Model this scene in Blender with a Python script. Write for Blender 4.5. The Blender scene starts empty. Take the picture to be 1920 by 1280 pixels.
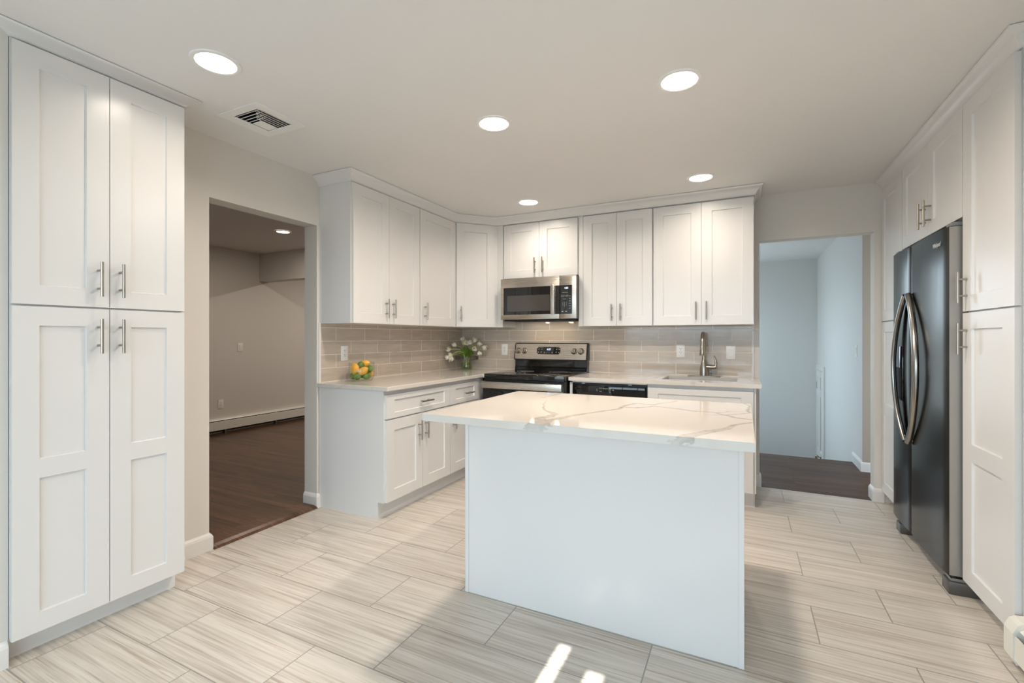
import bpy, bmesh, math, random
import numpy as np
from mathutils import Vector, Matrix, noise
PI = math.pi
S = bpy.context.scene
C = S.collection
random.seed(7)

# ------------------------------------------------------------------ camera
FPX = 875.7
cam_d = bpy.data.cameras.new('camera')
cam_d.sensor_fit = 'HORIZONTAL'
cam_d.sensor_width = 36.0
cam_d.lens = FPX / 1920 * 36.0
cam_d.shift_y = (633.2 - 640.0) / 1920.0
cam_d.clip_start = 0.02
cam = bpy.data.objects.new('camera', cam_d)
C.objects.link(cam)
cam.location = (0, 0, 1.247)
cam.rotation_euler = (math.radians(90), 0, math.radians(26.303))
S.camera = cam

# ------------------------------------------------------------------ view, sky, daylight
S.view_settings.view_transform = 'Standard'
S.view_settings.look = 'None'
S.view_settings.exposure = 0.2
S.view_settings.gamma = 1.0
S.view_settings.use_curve_mapping = False
S.cycles.use_denoising = True
S.cycles.max_bounces = 10
S.cycles.transparent_max_bounces = 24
S.cycles.diffuse_bounces = 6
S.cycles.sample_clamp_indirect = 6.0
S.cycles.caustics_reflective = False
S.cycles.caustics_refractive = False

SKY = 6.2
GROUND = 0.34
DOWN = [4.8, 21.0, 24.0, 6.6, 8.6]
wd = bpy.data.worlds.new('sky')
S.world = wd
wd.use_nodes = True
wn = wd.node_tree
bg = wn.nodes['Background']
bg.inputs[0].default_value = (0.71, 0.89, 1.0, 1)
bg.inputs[1].default_value = SKY
_tc = wn.nodes.new('ShaderNodeTexCoord'); _sp = wn.nodes.new('ShaderNodeSeparateXYZ'); _rp = wn.nodes.new('ShaderNodeValToRGB')
wn.links.new(_tc.outputs['Generated'], _sp.inputs[0]); wn.links.new(_sp.outputs[2], _rp.inputs[0]); wn.links.new(_rp.outputs[0], bg.inputs[0])
_rp.color_ramp.elements[0].position = 0.0; _rp.color_ramp.elements[0].color = (0.70 * GROUND, 0.86 * GROUND, 0.95 * GROUND, 1)   # lawn and paving below the horizon
_rp.color_ramp.elements[1].position = 0.03; _rp.color_ramp.elements[1].color = (0.66, 0.845, 1.0, 1)

def light(name, kind, loc, energy, color, target=None, **kw):
    d = bpy.data.lights.new(name, kind)
    d.energy = energy
    d.color = color
    for k, v in kw.items():
        setattr(d, k, v)
    o = bpy.data.objects.new(name, d)
    C.objects.link(o)
    o.location = loc
    if target is not None:
        o.rotation_euler = (Vector(target) - Vector(loc)).to_track_quat('-Z', 'Y').to_euler()
    return o

SUN_DIR = Vector((0.02, 0.809, -0.588)).normalized()
sun = light('sun', 'SUN', (0, -6, 6), 15.0, (1, 0.97, 0.92), angle=0.006)
sun.rotation_euler = SUN_DIR.to_track_quat('-Z', 'Y').to_euler()
# daylight through the big window behind the viewer and the stair window in the hall
light('window_daylight', 'AREA', (-0.75, -0.96, 1.15), 10, (1, 1, 1), (-0.75, 1, 1.15), shape='RECTANGLE', size=3.0, size_y=2.0).data.cycles.is_portal = True
light('stair_window_daylight', 'AREA', (-0.83, 7.0, 1.275), 10, (1, 1, 1), (1, 7.0, 1.275), shape='RECTANGLE', size=2.4, size_y=1.95).data.cycles.is_portal = True

# ------------------------------------------------------------------ materials
def mat(name, col=(0.8, 0.8, 0.8), rough=0.5, metal=0.0, spec=0.5, **kw):
    m = bpy.data.materials.new(name)
    m.use_nodes = True
    b = m.node_tree.nodes['Principled BSDF']
    b.inputs['Base Color'].default_value = (*col, 1)
    b.inputs['Roughness'].default_value = rough
    b.inputs['Metallic'].default_value = metal
    b.inputs['Specular IOR Level'].default_value = spec
    for k, v in kw.items():
        b.inputs[k].default_value = v
    return m

class NT:
    def __init__(s, m):
        s.t = m.node_tree
        s.b = s.t.nodes['Principled BSDF']
    def n(s, kind, **kw):
        nd = s.t.nodes.new(kind)
        for k, v in kw.items():
            if k.startswith('_'):
                setattr(nd, k[1:], v)
            else:
                nd.inputs[k.replace('__', ' ')].default_value = v
        return nd
    def l(s, a, b):
        s.t.links.new(a, b)
    def pos(s, scale=(1, 1, 1), loc=(0, 0, 0), rot=(0, 0, 0)):
        g = s.n('ShaderNodeNewGeometry')
        mp = s.n('ShaderNodeMapping')
        mp.inputs['Scale'].default_value = scale
        mp.inputs['Location'].default_value = loc
        mp.inputs['Rotation'].default_value = rot
        s.l(g.outputs['Position'], mp.inputs['Vector'])
        return mp.outputs[0]
    def ramp(s, fac, stops):
        r = s.n('ShaderNodeValToRGB')
        cr = r.color_ramp
        while len(cr.elements) < len(stops):
            cr.elements.new(0.5)
        for e, (p, c) in zip(cr.elements, stops):
            e.position = p
            e.color = (*c, 1) if len(c) == 3 else c
        s.l(fac, r.inputs[0])
        return r.outputs[0]
    def mix(s, a, b, f, blend='MIX'):
        m = s.n('ShaderNodeMix', _data_type='RGBA', _blend_type=blend)
        for sock, v in ((m.inputs[6], a), (m.inputs[7], b), (m.inputs[0], f)):
            if hasattr(v, 'links'):
                s.l(v, sock)
            elif isinstance(v, tuple):
                sock.default_value = (*v, 1)
            else:
                sock.default_value = v
        return m.outputs[2]
    def bump(s, h, strength=0.2, dist=0.002):
        b = s.n('ShaderNodeBump', Strength=strength, Distance=dist)
        s.l(h, b.inputs['Height'])
        s.l(b.outputs[0], s.b.inputs['Normal'])
    def col(s, c):
        s.l(c, s.b.inputs['Base Color'])

def paint(name, col, rough=0.55, tex=0.05, scale=220.0):
    m = mat(name, col, rough)
    t = NT(m)
    nz = t.n('ShaderNodeTexNoise', Scale=scale, Detail=3.0)
    t.l(t.pos(), nz.inputs['Vector'])
    t.bump(nz.outputs[0], tex, 0.001)
    return m

M_wall = paint('wall_paint', (0.66, 0.63, 0.585), 0.55, 0.02)
M_hall = paint('hall_paint', (0.66, 0.655, 0.635))
M_ceil = paint('ceiling_paint', (0.76, 0.745, 0.73), 0.7)
M_trim = paint('trim_paint', (0.72, 0.71, 0.69), 0.35, 0.02)
M_cab = paint('cabinet_lacquer', (0.70, 0.69, 0.675), 0.27, 0.015, 60)
M_cabin = mat('cabinet_interior', (0.45, 0.35, 0.24), 0.6)
M_nickel = mat('brushed_nickel', (0.42, 0.38, 0.325), 0.3, 1.0)
M_fridgebar = mat('polished_handle', (0.40, 0.39, 0.365), 0.22, 1.0)
M_black = mat('black_plastic', (0.012, 0.012, 0.012), 0.35)
M_gloss = mat('black_glass', (0.008, 0.008, 0.008), 0.04)
M_screen = mat('oven_window_screen', (0.055, 0.05, 0.045), 0.12)
M_dark = mat('dark_gap', (0.01, 0.01, 0.01), 0.8)
M_white = mat('white_plastic', (0.82, 0.81, 0.79), 0.3)
M_ink = mat('pale_print', (0.36, 0.35, 0.325), 0.5)
M_red = mat('burner_print', (0.16, 0.155, 0.15), 0.3)
M_grey = mat('grey_plastic', (0.2, 0.2, 0.2), 0.5)
M_foot = mat('dark_grey_plastic', (0.075, 0.068, 0.062), 0.35)
M_galv = mat('galvanised_fins', (0.35, 0.36, 0.36), 0.4, 0.9)
M_heat = paint('heater_enamel', (0.74, 0.725, 0.66), 0.35, 0.02)

def steel(name, col, rough, axis='x'):
    m = mat(name, col, rough, 1.0)
    t = NT(m)
    sc = {'x': (3, 300, 300), 'z': (300, 300, 3), 'y': (300, 3, 300)}[axis]
    nz = t.n('ShaderNodeTexNoise', Scale=1.0, Detail=2.0)
    t.l(t.pos(sc), nz.inputs['Vector'])
    r = t.n('ShaderNodeMapRange')
    r.inputs[3].default_value = rough - 0.06
    r.inputs[4].default_value = rough + 0.08
    t.l(nz.outputs[0], r.inputs[0])
    t.l(r.outputs[0], t.b.inputs['Roughness'])
    t.bump(nz.outputs[0], 0.03, 0.001)
    return m
M_steel = steel('stainless_steel', (0.56, 0.51, 0.45), 0.27)
M_steelv = steel('stainless_steel_vertical', (0.56, 0.52, 0.47), 0.27, 'z')
M_blackst = steel('black_stainless', (0.07, 0.067, 0.063), 0.2, 'z')
M_blackst.node_tree.nodes['Principled BSDF'].inputs['Specular Tint'].default_value = (0.84, 0.82, 0.80, 1)
M_fridgeside = mat('fridge_door_edge', (0.36, 0.335, 0.305), 0.4, 0.6)

def emit(name, col, st):
    m = bpy.data.materials.new(name)
    m.use_nodes = True
    t = m.node_tree
    t.nodes.clear()
    e = t.nodes.new('ShaderNodeEmission')
    e.inputs[0].default_value = (*col, 1)
    e.inputs[1].default_value = st
    o = t.nodes.new('ShaderNodeOutputMaterial')
    t.links.new(e.outputs[0], o.inputs[0])
    return m
M_lamp = emit('lamp_lens', (1, 0.92, 0.80), 6.0)
M_clock = emit('clock_digits', (0.45, 0.62, 1.0), 2.2)
M_clockw = emit('microwave_digits', (0.85, 0.9, 1.0), 2.0)

def glass(name, col, refl=1.0):
    """thin clear glass: see-through with a fresnel reflection"""
    m = bpy.data.materials.new(name)
    m.use_nodes = True
    t = m.node_tree
    t.nodes.clear()
    tr = t.nodes.new('ShaderNodeBsdfTransparent'); tr.inputs[0].default_value = (*col, 1)
    gl = t.nodes.new('ShaderNodeBsdfGlossy'); gl.inputs['Roughness'].default_value = 0.02
    lw = t.nodes.new('ShaderNodeLayerWeight'); lw.inputs[0].default_value = 0.5
    pw = t.nodes.new('ShaderNodeMath'); pw.operation = 'POWER'; pw.inputs[1].default_value = 4.0
    fr = t.nodes.new('ShaderNodeMath'); fr.operation = 'MULTIPLY_ADD'; fr.inputs[1].default_value = 0.55 * refl; fr.inputs[2].default_value = 0.035 * refl
    t.links.new(lw.outputs['Facing'], pw.inputs[0]); t.links.new(pw.outputs[0], fr.inputs[0])
    mx = t.nodes.new('ShaderNodeMixShader')
    o = t.nodes.new('ShaderNodeOutputMaterial')
    t.links.new(fr.outputs[0], mx.inputs[0]); t.links.new(tr.outputs[0], mx.inputs[1])
    t.links.new(gl.outputs[0], mx.inputs[2]); t.links.new(mx.outputs[0], o.inputs[0])
    return m
M_glass = glass('clear_glass', (0.95, 0.97, 0.95))
M_water = glass('vase_water', (0.84, 0.87, 0.66), 0.3)

def tile_floor():
    m = mat('floor_tile', rough=0.33)
    t = NT(m)
    p = t.pos(loc=(0.636 + 0.612 * 8, -1.65 + 0.3055 * 20, 0))
    br = t.n('ShaderNodeTexBrick', Scale=1.0, Mortar__Size=0.0026, Mortar__Smooth=0.1, Bias=0.0, Brick__Width=0.612, Row__Height=0.3055)
    br.offset = 0.5
    br.inputs['Color1'].default_value = (0, 0, 0, 1)
    br.inputs['Color2'].default_value = (1, 1, 1, 1)
    br.inputs['Mortar'].default_value = (0.5, 0.5, 0.5, 1)
    t.l(p, br.inputs['Vector'])
    # each tile carries its own stretch of the vein pattern
    cx = t.n('ShaderNodeCombineXYZ')
    mul = t.n('ShaderNodeMath', _operation='MULTIPLY')
    mul.inputs[1].default_value = 37.0
    t.l(br.outputs['Color'], mul.inputs[0])
    t.l(mul.outputs[0], cx.inputs[0]); t.l(mul.outputs[0], cx.inputs[2])
    add = t.n('ShaderNodeVectorMath', _operation='ADD')
    t.l(p, add.inputs[0]); t.l(cx.outputs[0], add.inputs[1])
    def streak(sc, detail, rough=0.6):
        mp = t.n('ShaderNodeMapping'); mp.inputs['Scale'].default_value = sc
        t.l(add.outputs[0], mp.inputs['Vector'])
        nz = t.n('ShaderNodeTexNoise', Scale=1.0, Detail=detail, Roughness=rough, Distortion=0.25)
        t.l(mp.outputs[0], nz.inputs['Vector'])
        return nz.outputs[0]
    fine = t.ramp(streak((2.2, 95, 1), 4), [(0.34, (0.475, 0.43, 0.375)), (0.5, (0.605, 0.56, 0.50)), (0.7, (0.685, 0.645, 0.585))])
    broad = t.ramp(streak((0.9, 17, 1), 3), [(0.36, (0.66, 0.60, 0.54)), (0.52, (1, 1, 1)), (0.7, (1.06, 1.06, 1.06))])
    dark = t.ramp(streak((1.1, 62, 1), 6, 0.72), [(0.585, (1, 1, 1)), (0.63, (0.74, 0.68, 0.61)), (0.72, (0.56, 0.49, 0.42))])
    c = t.mix(fine, broad, 0.38, 'MULTIPLY')
    c = t.mix(c, dark, 0.85, 'MULTIPLY')
    c = t.mix(c, (0.30, 0.28, 0.255), br.outputs['Fac'])
    t.col(c)
    inv = t.n('ShaderNodeMath', _operation='SUBTRACT'); inv.inputs[0].default_value = 1.0
    t.l(br.outputs['Fac'], inv.inputs[1])
    t.bump(inv.outputs[0], 0.5, 0.0012)
    return m
M_tile = tile_floor()

def wood_floor(name, dark=1.0, rough=0.3):
    m = mat(name, rough=rough)
    t = NT(m)
    p = t.pos(loc=(20, 20, 0))
    br = t.n('ShaderNodeTexBrick', Scale=1.0, Mortar__Size=0.0008, Mortar__Smooth=0.0, Brick__Width=0.85, Row__Height=0.057)
    br.offset = 0.37
    br.inputs['Color1'].default_value = (0, 0, 0, 1)
    br.inputs['Color2'].default_value = (1, 1, 1, 1)
    t.l(p, br.inputs['Vector'])
    cx = t.n('ShaderNodeCombineXYZ')
    mul = t.n('ShaderNodeMath', _operation='MULTIPLY'); mul.inputs[1].default_value = 23.0
    t.l(br.outputs['Color'], mul.inputs[0]); t.l(mul.outputs[0], cx.inputs[0])
    add = t.n('ShaderNodeVectorMath', _operation='ADD')
    t.l(p, add.inputs[0]); t.l(cx.outputs[0], add.inputs[1])
    mp = t.n('ShaderNodeMapping'); mp.inputs['Scale'].default_value = (2.5, 60, 1)
    t.l(add.outputs[0], mp.inputs['Vector'])
    nz = t.n('ShaderNodeTexNoise', Scale=1.0, Detail=5.0, Roughness=0.65, Distortion=0.4)
    t.l(mp.outputs[0], nz.inputs['Vector'])
    d = dark
    g = t.ramp(nz.outputs[0], [(0.3, (0.038 * d, 0.017 * d, 0.009 * d)), (0.52, (0.098 * d, 0.045 * d, 0.021 * d)), (0.72, (0.16 * d, 0.08 * d, 0.041 * d))])
    v = t.ramp(br.outputs['Color'], [(0.0, (0.62, 0.62, 0.62)), (1.0, (1.35, 1.32, 1.28))])
    c = t.mix(g, v, 1.0, 'MULTIPLY')
    c = t.mix(c, (0.012, 0.007, 0.005), br.outputs['Fac'])
    t.col(c)
    t.bump(nz.outputs[0], 0.06, 0.001)
    return m
M_wood = wood_floor('dark_oak')
M_woodh = wood_floor('dark_oak_hall', 0.75, 0.5)

def subway(name, axis, off):
    m = mat(name, rough=0.09)
    t = NT(m)
    g = t.n('ShaderNodeNewGeometry')
    sp = t.n('ShaderNodeSeparateXYZ'); t.l(g.outputs['Position'], sp.inputs[0])
    cb = t.n('ShaderNodeCombineXYZ')
    t.l(sp.outputs[axis], cb.inputs[0]); t.l(sp.outputs[2], cb.inputs[1])
    mp = t.n('ShaderNodeMapping'); mp.inputs['Location'].default_value = (off + 0.305 * 20, -1.222 + 0.1015 * 20, 0)
    t.l(cb.outputs[0], mp.inputs['Vector'])
    br = t.n('ShaderNodeTexBrick', Scale=1.0, Mortar__Size=0.0021, Mortar__Smooth=0.15, Brick__Width=0.305, Row__Height=0.1015)
    br.offset = 0.5
    br.inputs['Color1'].default_value = (0.50, 0.43, 0.36, 1)
    br.inputs['Color2'].default_value = (0.55, 0.48, 0.405, 1)
    br.inputs['Mortar'].default_value = (0.84, 0.77, 0.68, 1)
    t.l(mp.outputs[0], br.inputs['Vector'])
    nz = t.n('ShaderNodeTexNoise', Scale=1.0, Detail=3.0)
    mp2 = t.n('ShaderNodeMapping'); mp2.inputs['Scale'].default_value = (6, 38, 1)
    t.l(mp.outputs[0], mp2.inputs['Vector']); t.l(mp2.outputs[0], nz.inputs['Vector'])
    v = t.ramp(nz.outputs[0], [(0.3, (0.9, 0.9, 0.9)), (0.7, (1.07, 1.07, 1.07))])
    t.col(t.mix(br.outputs['Color'], v, 1.0, 'MULTIPLY'))
    rr = t.n('ShaderNodeMapRange'); rr.inputs[3].default_value = 0.08; rr.inputs[4].default_value = 0.6
    t.l(br.outputs['Fac'], rr.inputs[0]); t.l(rr.outputs[0], t.b.inputs['Roughness'])
    nz2 = t.n('ShaderNodeTexNoise', Scale=9.0, Detail=1.0)
    t.l(mp.outputs[0], nz2.inputs['Vector'])
    h = t.n('ShaderNodeMath', _operation='MULTIPLY_ADD'); h.inputs[1].default_value = 0.35
    t.l(nz2.outputs[0], h.inputs[0])
    inv = t.n('ShaderNodeMath', _operation='SUBTRACT'); inv.inputs[0].default_value = 1.0
    t.l(br.outputs['Fac'], inv.inputs[1]); t.l(inv.outputs[0], h.inputs[2])
    t.bump(h.outputs[0], 0.35, 0.0015)
    return m
M_sub_left = subway('glazed_tile_side', 1, -2.624 + 0.1525)
M_sub_back = subway('glazed_tile_back', 0, 1.912 + 0.1525)

def quartz(name, attr):
    m = mat(name, rough=0.055)
    t = NT(m)
    base = (0.63, 0.59, 0.54)
    if attr:
        a = t.n('ShaderNodeAttribute', _attribute_name='vein')
        t.col(t.mix(base, (0.27, 0.245, 0.215), a.outputs['Fac']))
    else:
        p = t.pos()
        nz = t.n('ShaderNodeTexNoise', Scale=1.6, Detail=4.0, Roughness=0.55, Distortion=0.8)
        t.l(p, nz.inputs['Vector'])
        v = t.ramp(nz.outputs[0], [(0.485, (0, 0, 0)), (0.5, (0.75, 0.75, 0.75)), (0.512, (0, 0, 0))])
        n2 = t.n('ShaderNodeTexNoise', Scale=2.3, Detail=1.0)
        t.l(p, n2.inputs['Vector'])
        k = t.ramp(n2.outputs[0], [(0.5, (0, 0, 0)), (0.62, (1, 1, 1))])
        f = t.mix(v, k, 1.0, 'MULTIPLY')
        t.col(t.mix(base, (0.45, 0.42, 0.39), f))
    return m
M_quartz = quartz('veined_quartz', False)
M_quartzi = quartz('veined_quartz_island', True)

def fruit(name, c1, c2, scale):
    m = mat(name, c1, 0.38)
    t = NT(m)
    tc = t.n('ShaderNodeTexCoord')
    nz = t.n('ShaderNodeTexNoise', Scale=scale, Detail=2.0); t.l(tc.outputs['Object'], nz.inputs['Vector'])
    t.col(t.ramp(nz.outputs[0], [(0.35, c1), (0.65, c2)]))
    v = t.n('ShaderNodeTexVoronoi', Scale=420.0); t.l(tc.outputs['Object'], v.inputs['Vector'])
    t.bump(v.outputs[0], 0.25, 0.001)
    return m
M_lemon = fruit('lemon_peel', (0.83, 0.36, 0.03), (0.90, 0.47, 0.06), 14)
M_lime = fruit('lime_peel', (0.075, 0.14, 0.012), (0.17, 0.27, 0.03), 22)
M_petal = fruit('tulip_petal', (0.80, 0.75, 0.60), (0.84, 0.80, 0.70), 30)
M_petalg = fruit('tulip_petal_greenish', (0.62, 0.64, 0.40), (0.80, 0.77, 0.62), 30)
M_stem = mat('tulip_stem', (0.34, 0.38, 0.12), 0.45)
M_leaf = fruit('tulip_leaf', (0.07, 0.13, 0.018), (0.13, 0.21, 0.03), 20)

# ------------------------------------------------------------------ mesh helpers
def B():
    return bmesh.new()

def box(bm, x0, x1, y0, y1, z0, z1, bev=0.0, seg=2):
    r = bmesh.ops.create_cube(bm, size=1.0)
    vs = r['verts']
    for v in vs:
        v.co = Vector(((x0 + x1) / 2 + v.co.x * (x1 - x0), (y0 + y1) / 2 + v.co.y * (y1 - y0), (z0 + z1) / 2 + v.co.z * (z1 - z0)))
    if bev > 0:
        es = list({e for v in vs for e in v.link_edges})
        bmesh.ops.bevel(bm, geom=es, offset=bev, segments=seg, affect='EDGES', profile=0.5)
    return bm

def quad(bm, *pts):
    return bm.faces.new([bm.verts.new(p) for p in pts])

def prism(bm, poly, axis, a, b):
    """extrude a 2-D outline: axis 'x' -> poly is (y,z); 'y' -> (x,z); 'z' -> (x,y)"""
    f = {'x': lambda p, t: (t, p[0], p[1]), 'y': lambda p, t: (p[0], t, p[1]), 'z': lambda p, t: (p[0], p[1], t)}[axis]
    va = [bm.verts.new(f(p, a)) for p in poly]
    vb = [bm.verts.new(f(p, b)) for p in poly]
    n = len(poly)
    bm.faces.new(va); bm.faces.new(vb[::-1])
    for i in range(n):
        bm.faces.new([va[i], vb[i], vb[(i + 1) % n], va[(i + 1) % n]])
    return bm

def tube(bm, pts, rad, n=12, cap=True, sx=1.0):
    """round tube through pts; rad a number or list"""
    pts = [Vector(p) for p in pts]
    rings = []
    up = None
    for i, p in enumerate(pts):
        d = (pts[min(i + 1, len(pts) - 1)] - pts[max(i - 1, 0)]).normalized()
        if up is None:
            up = d.orthogonal().normalized()
        up = (up - d * up.dot(d)).normalized()
        si = d.cross(up)
        r = rad[i] if isinstance(rad, (list, tuple)) else rad
        rings.append([bm.verts.new(p + (up * math.cos(2 * PI * k / n) * sx + si * math.sin(2 * PI * k / n)) * r) for k in range(n)])
    for a, b in zip(rings, rings[1:]):
        for k in range(n):
            bm.faces.new([a[k], a[(k + 1) % n], b[(k + 1) % n], b[k]])
    if cap:
        bm.faces.new(rings[0][::-1]); bm.faces.new(rings[-1])
    return bm

def lathe(bm, prof, n=32, at=(0, 0, 0), axis=None):
    """prof: list of (r,z); closes at r=0"""
    mt = Matrix.Translation(at)
    if axis is not None:
        mt = mt @ Vector(axis).to_track_quat('Z', 'Y').to_matrix().to_4x4()
    rings = []
    for r, z in prof:
        if r < 1e-6:
            rings.append([bm.verts.new(mt @ Vector((0, 0, z)))])
        else:
            rings.append([bm.verts.new(mt @ Vector((r * math.cos(2 * PI * k / n), r * math.sin(2 * PI * k / n), z))) for k in range(n)])
    for a, b in zip(rings, rings[1:]):
        for k in range(n):
            k2 = (k + 1) % n
            if len(a) == 1 and len(b) == 1:
                continue
            if len(a) == 1:
                bm.faces.new([a[0], b[k2], b[k]])
            elif len(b) == 1:
                bm.faces.new([a[k], a[k2], b[0]])
            else:
                bm.faces.new([a[k], a[k2], b[k2], b[k]])
    return bm

def obj(name, bm, m, parent=None, smooth=False, angle=None):
    me = bpy.data.meshes.new(name)
    bmesh.ops.recalc_face_normals(bm, faces=bm.faces[:])
    bm.to_mesh(me); bm.free()
    me.materials.append(m)
    if smooth:
        for p in me.polygons:
            p.use_smooth = True
        if angle:
            me.set_sharp_from_angle(angle=math.radians(angle))
    o = bpy.data.objects.new(name, me)
    C.objects.link(o)
    if parent is not None:
        o.parent = parent
    return o

def tag(o, label, cat, group=None, kind=None):
    o['label'] = label
    o['category'] = cat
    if group:
        o['group'] = group
    if kind:
        o['kind'] = kind
    return o

def thing(name, label, cat, loc=(0, 0, 0), rz=0.0, group=None):
    o = bpy.data.objects.new(name, None)
    o.empty_display_size = 0.1
    C.objects.link(o)
    o.location = loc
    o.rotation_euler = (0, 0, rz)
    return tag(o, label, cat, group)

def struct(name, bm, m, parent=None, **kw):
    o = obj(name, bm, m, parent, **kw)
    o['kind'] = 'structure'
    return o

def text(name, body, size, m, parent, loc, rot, depth=0.0006, sx=1.0, shear=0.0):
    cu = bpy.data.curves.new(name, 'FONT')
    cu.body = body; cu.size = size; cu.extrude = depth
    cu.align_x = 'CENTER'; cu.align_y = 'CENTER'; cu.shear = shear
    t = bpy.data.objects.new(name + '_curve', cu)
    C.objects.link(t)
    me = bpy.data.meshes.new_from_object(t.evaluated_get(bpy.context.evaluated_depsgraph_get()))
    bpy.data.objects.remove(t)
    me.materials.clear(); me.materials.append(m)
    me.transform(Matrix.LocRotScale(Vector(loc), rot.to_quaternion() if hasattr(rot, 'to_quaternion') else rot, Vector((sx, 1, 1))))
    o = bpy.data.objects.new(name, me)
    C.objects.link(o); o.parent = parent
    return o
from mathutils import Euler
FRONT = Euler((PI / 2, 0, 0))     # lettering standing upright, read from local -y

def copy_tree(o, parent=None):
    c = o.copy(); C.objects.link(c)
    if parent is not None:
        c.parent = parent
    for ch in list(o.children):
        copy_tree(ch, c)
    return c

# ------------------------------------------------------------------ room constants
XL, YB, ZC, CT = -2.817, 4.43, 2.436, 0.914
XF = -6.15                                # far wall of the dark-floored room
XN, XRN = -2.503, 0.965                    # near wall planes beside both tall cabinets

# ------------------------------------------------------------------ floors
bm = B()
box(bm, XL, 1.7, -1.1, YB, -0.12, 0.0)
struct('floor', bm, M_tile)
bm = B()
box(bm, XF - 0.1, XL - 0.002, -0.6, 8.4, -0.12, -0.001)
struct('floor.001', bm, M_wood)
bm = B()
box(bm, -0.9, 2.6, YB + 0.001, 5.74, -0.14, -0.002)
struct('floor.002', bm, M_woodh)
bm = B()
box(bm, -0.9, 1.1, 5.742, 8.4, -1.32, -1.2)
struct('floor.003', bm, M_woodh)
bm = B()
for i in range(6):
    y0 = 5.74 + 0.2 * i
    box(bm, -0.8, 0.999, y0, y0 + 0.2, -1.2, -0.171 * (i + 1))
struct('trim_1', bm, M_woodh)             # stair flight going down from the landing

# ------------------------------------------------------------------ ceiling with real recesses for lamps and the vent
LAMPS = [(-2.042, 1.243), (-0.263, 2.278), (-1.238, 2.278), (-0.28, 3.725), (-1.684, 3.733)]
VX0, VX1, VY0, VY1 = -2.447, -2.243, 1.578, 1.79
def holed_plate(bm, x0, x1, y0, y1, z, circles, rects, r):
    edges = []
    def loop(pts):
        vs = [bm.verts.new((p[0], p[1], z)) for p in pts]
        for i in range(len(vs)):
            edges.append(bm.edges.new((vs[i], vs[(i + 1) % len(vs)])))
    loop([(x0, y0), (x1, y0), (x1, y1), (x0, y1)])
    for cx, cy in circles:
        loop([(cx + r * math.cos(2 * PI * k / 40), cy + r * math.sin(2 * PI * k / 40)) for k in range(40)])
    for a, b, c, d in rects:
        loop([(a, c), (b, c), (b, d), (a, d)])
    bmesh.ops.triangle_fill(bm, use_beauty=True, use_dissolve=False, edges=edges)
bm = B()
holed_plate(bm, XL - 0.06, 1.75, -1.12, YB + 0.06, ZC, LAMPS, [(VX0, VX1, VY0, VY1)], 0.082)
struct('ceiling', bm, M_ceil)
bm = B(); box(bm, XL - 0.06, 1.75, -1.12, YB + 0.06, ZC + 0.14, ZC + 0.18)
struct('ceiling.001', bm, M_dark)  # unseen dark plate added to block light leaking through the ceiling holes
bm = B(); box(bm, XF - 0.1, XL - 0.06, -0.7, 8.5, ZC - 0.001, ZC + 0.12)
struct('ceiling.002', bm, M_ceil)
bm = B(); box(bm, -1.0, 2.7, YB + 0.06, 8.5, ZC - 0.001, ZC + 0.12)
struct('ceiling.003', bm, M_ceil)

# ------------------------------------------------------------------ walls
OY0, OY1, OZ = 1.675, 2.45, 2.076         # opening to the dark-floored room
DX0, DX1, DZ = 0.125, 0.901, 2.059        # doorway to the hall
WT = 0.128
bm = B()
box(bm, XL - WT, XL, -0.7, OY0, 0, ZC)
box(bm, XL - WT, XL, OY0, OY1, OZ, ZC)
box(bm, XL - WT, XL, OY1, YB + 0.12, 0, ZC)
struct('wall_left', bm, M_wall)
bm = B()
box(bm, XL, XN, -1.15, 0.7425, 0, ZC)
struct('wall_left_near', bm, M_wall)
bm = B()
box(bm, XL, DX0, YB, YB + 0.12, 0, ZC)
box(bm, DX0, DX1, YB, YB + 0.12, DZ, ZC)
box(bm, DX1, 1.75, YB, YB + 0.12, 0, ZC)
struct('wall_back', bm, M_wall)
bm = B()
box(bm, XRN, XRN + 0.12, -1.15, 2.476, 0, ZC)
box(bm, 1.59, 1.75, 2.3, YB, 0, ZC)
struct('wall_right', bm, M_wall)
# wall behind the viewer with a wide window
bm = B()
box(bm, XN, -2.25, -1.15, -1.0, 0, ZC); box(bm, 0.75, XRN, -1.15, -1.0, 0, ZC)
box(bm, -2.25, 0.75, -1.15, -1.0, 2.15, ZC); box(bm, -2.25, 0.75, -1.15, -1.0, 0, 0.15)
struct('wall_front', bm, M_wall)
bm = B()
for x in (-2.25, -1.27, -0.27, 0.70):
    box(bm, x, x + 0.05, -1.10, -1.04, 0.15, 2.15)
box(bm, -2.25, 0.75, -1.10, -1.04, 0.15, 0.2); box(bm, -2.25, 0.75, -1.10, -1.04, 2.10, 2.15)
struct('window_1', bm, M_trim)
# dark-floored room
bm = B(); box(bm, XF - 0.12, XF, -0.7, 8.5, 0, ZC); struct('wall_far', bm, M_wall)
bm = B(); box(bm, XF, XL - WT, -0.7, -0.58, 0, ZC); box(bm, XF, XL - WT, 8.38, 8.5, 0, ZC)
struct('wall_far_side', bm, M_wall)
bm = B(); box(bm, XL - WT, XL - WT + 0.06, YB + 0.12, 8.4, 0, ZC); struct('wall_far_inner', bm, M_wall)
bm = B(); box(bm, XF, XL - WT, 4.35, 4.5, 2.045, ZC); struct('trim_2', bm, M_wall)     # dropped header between rooms
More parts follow.
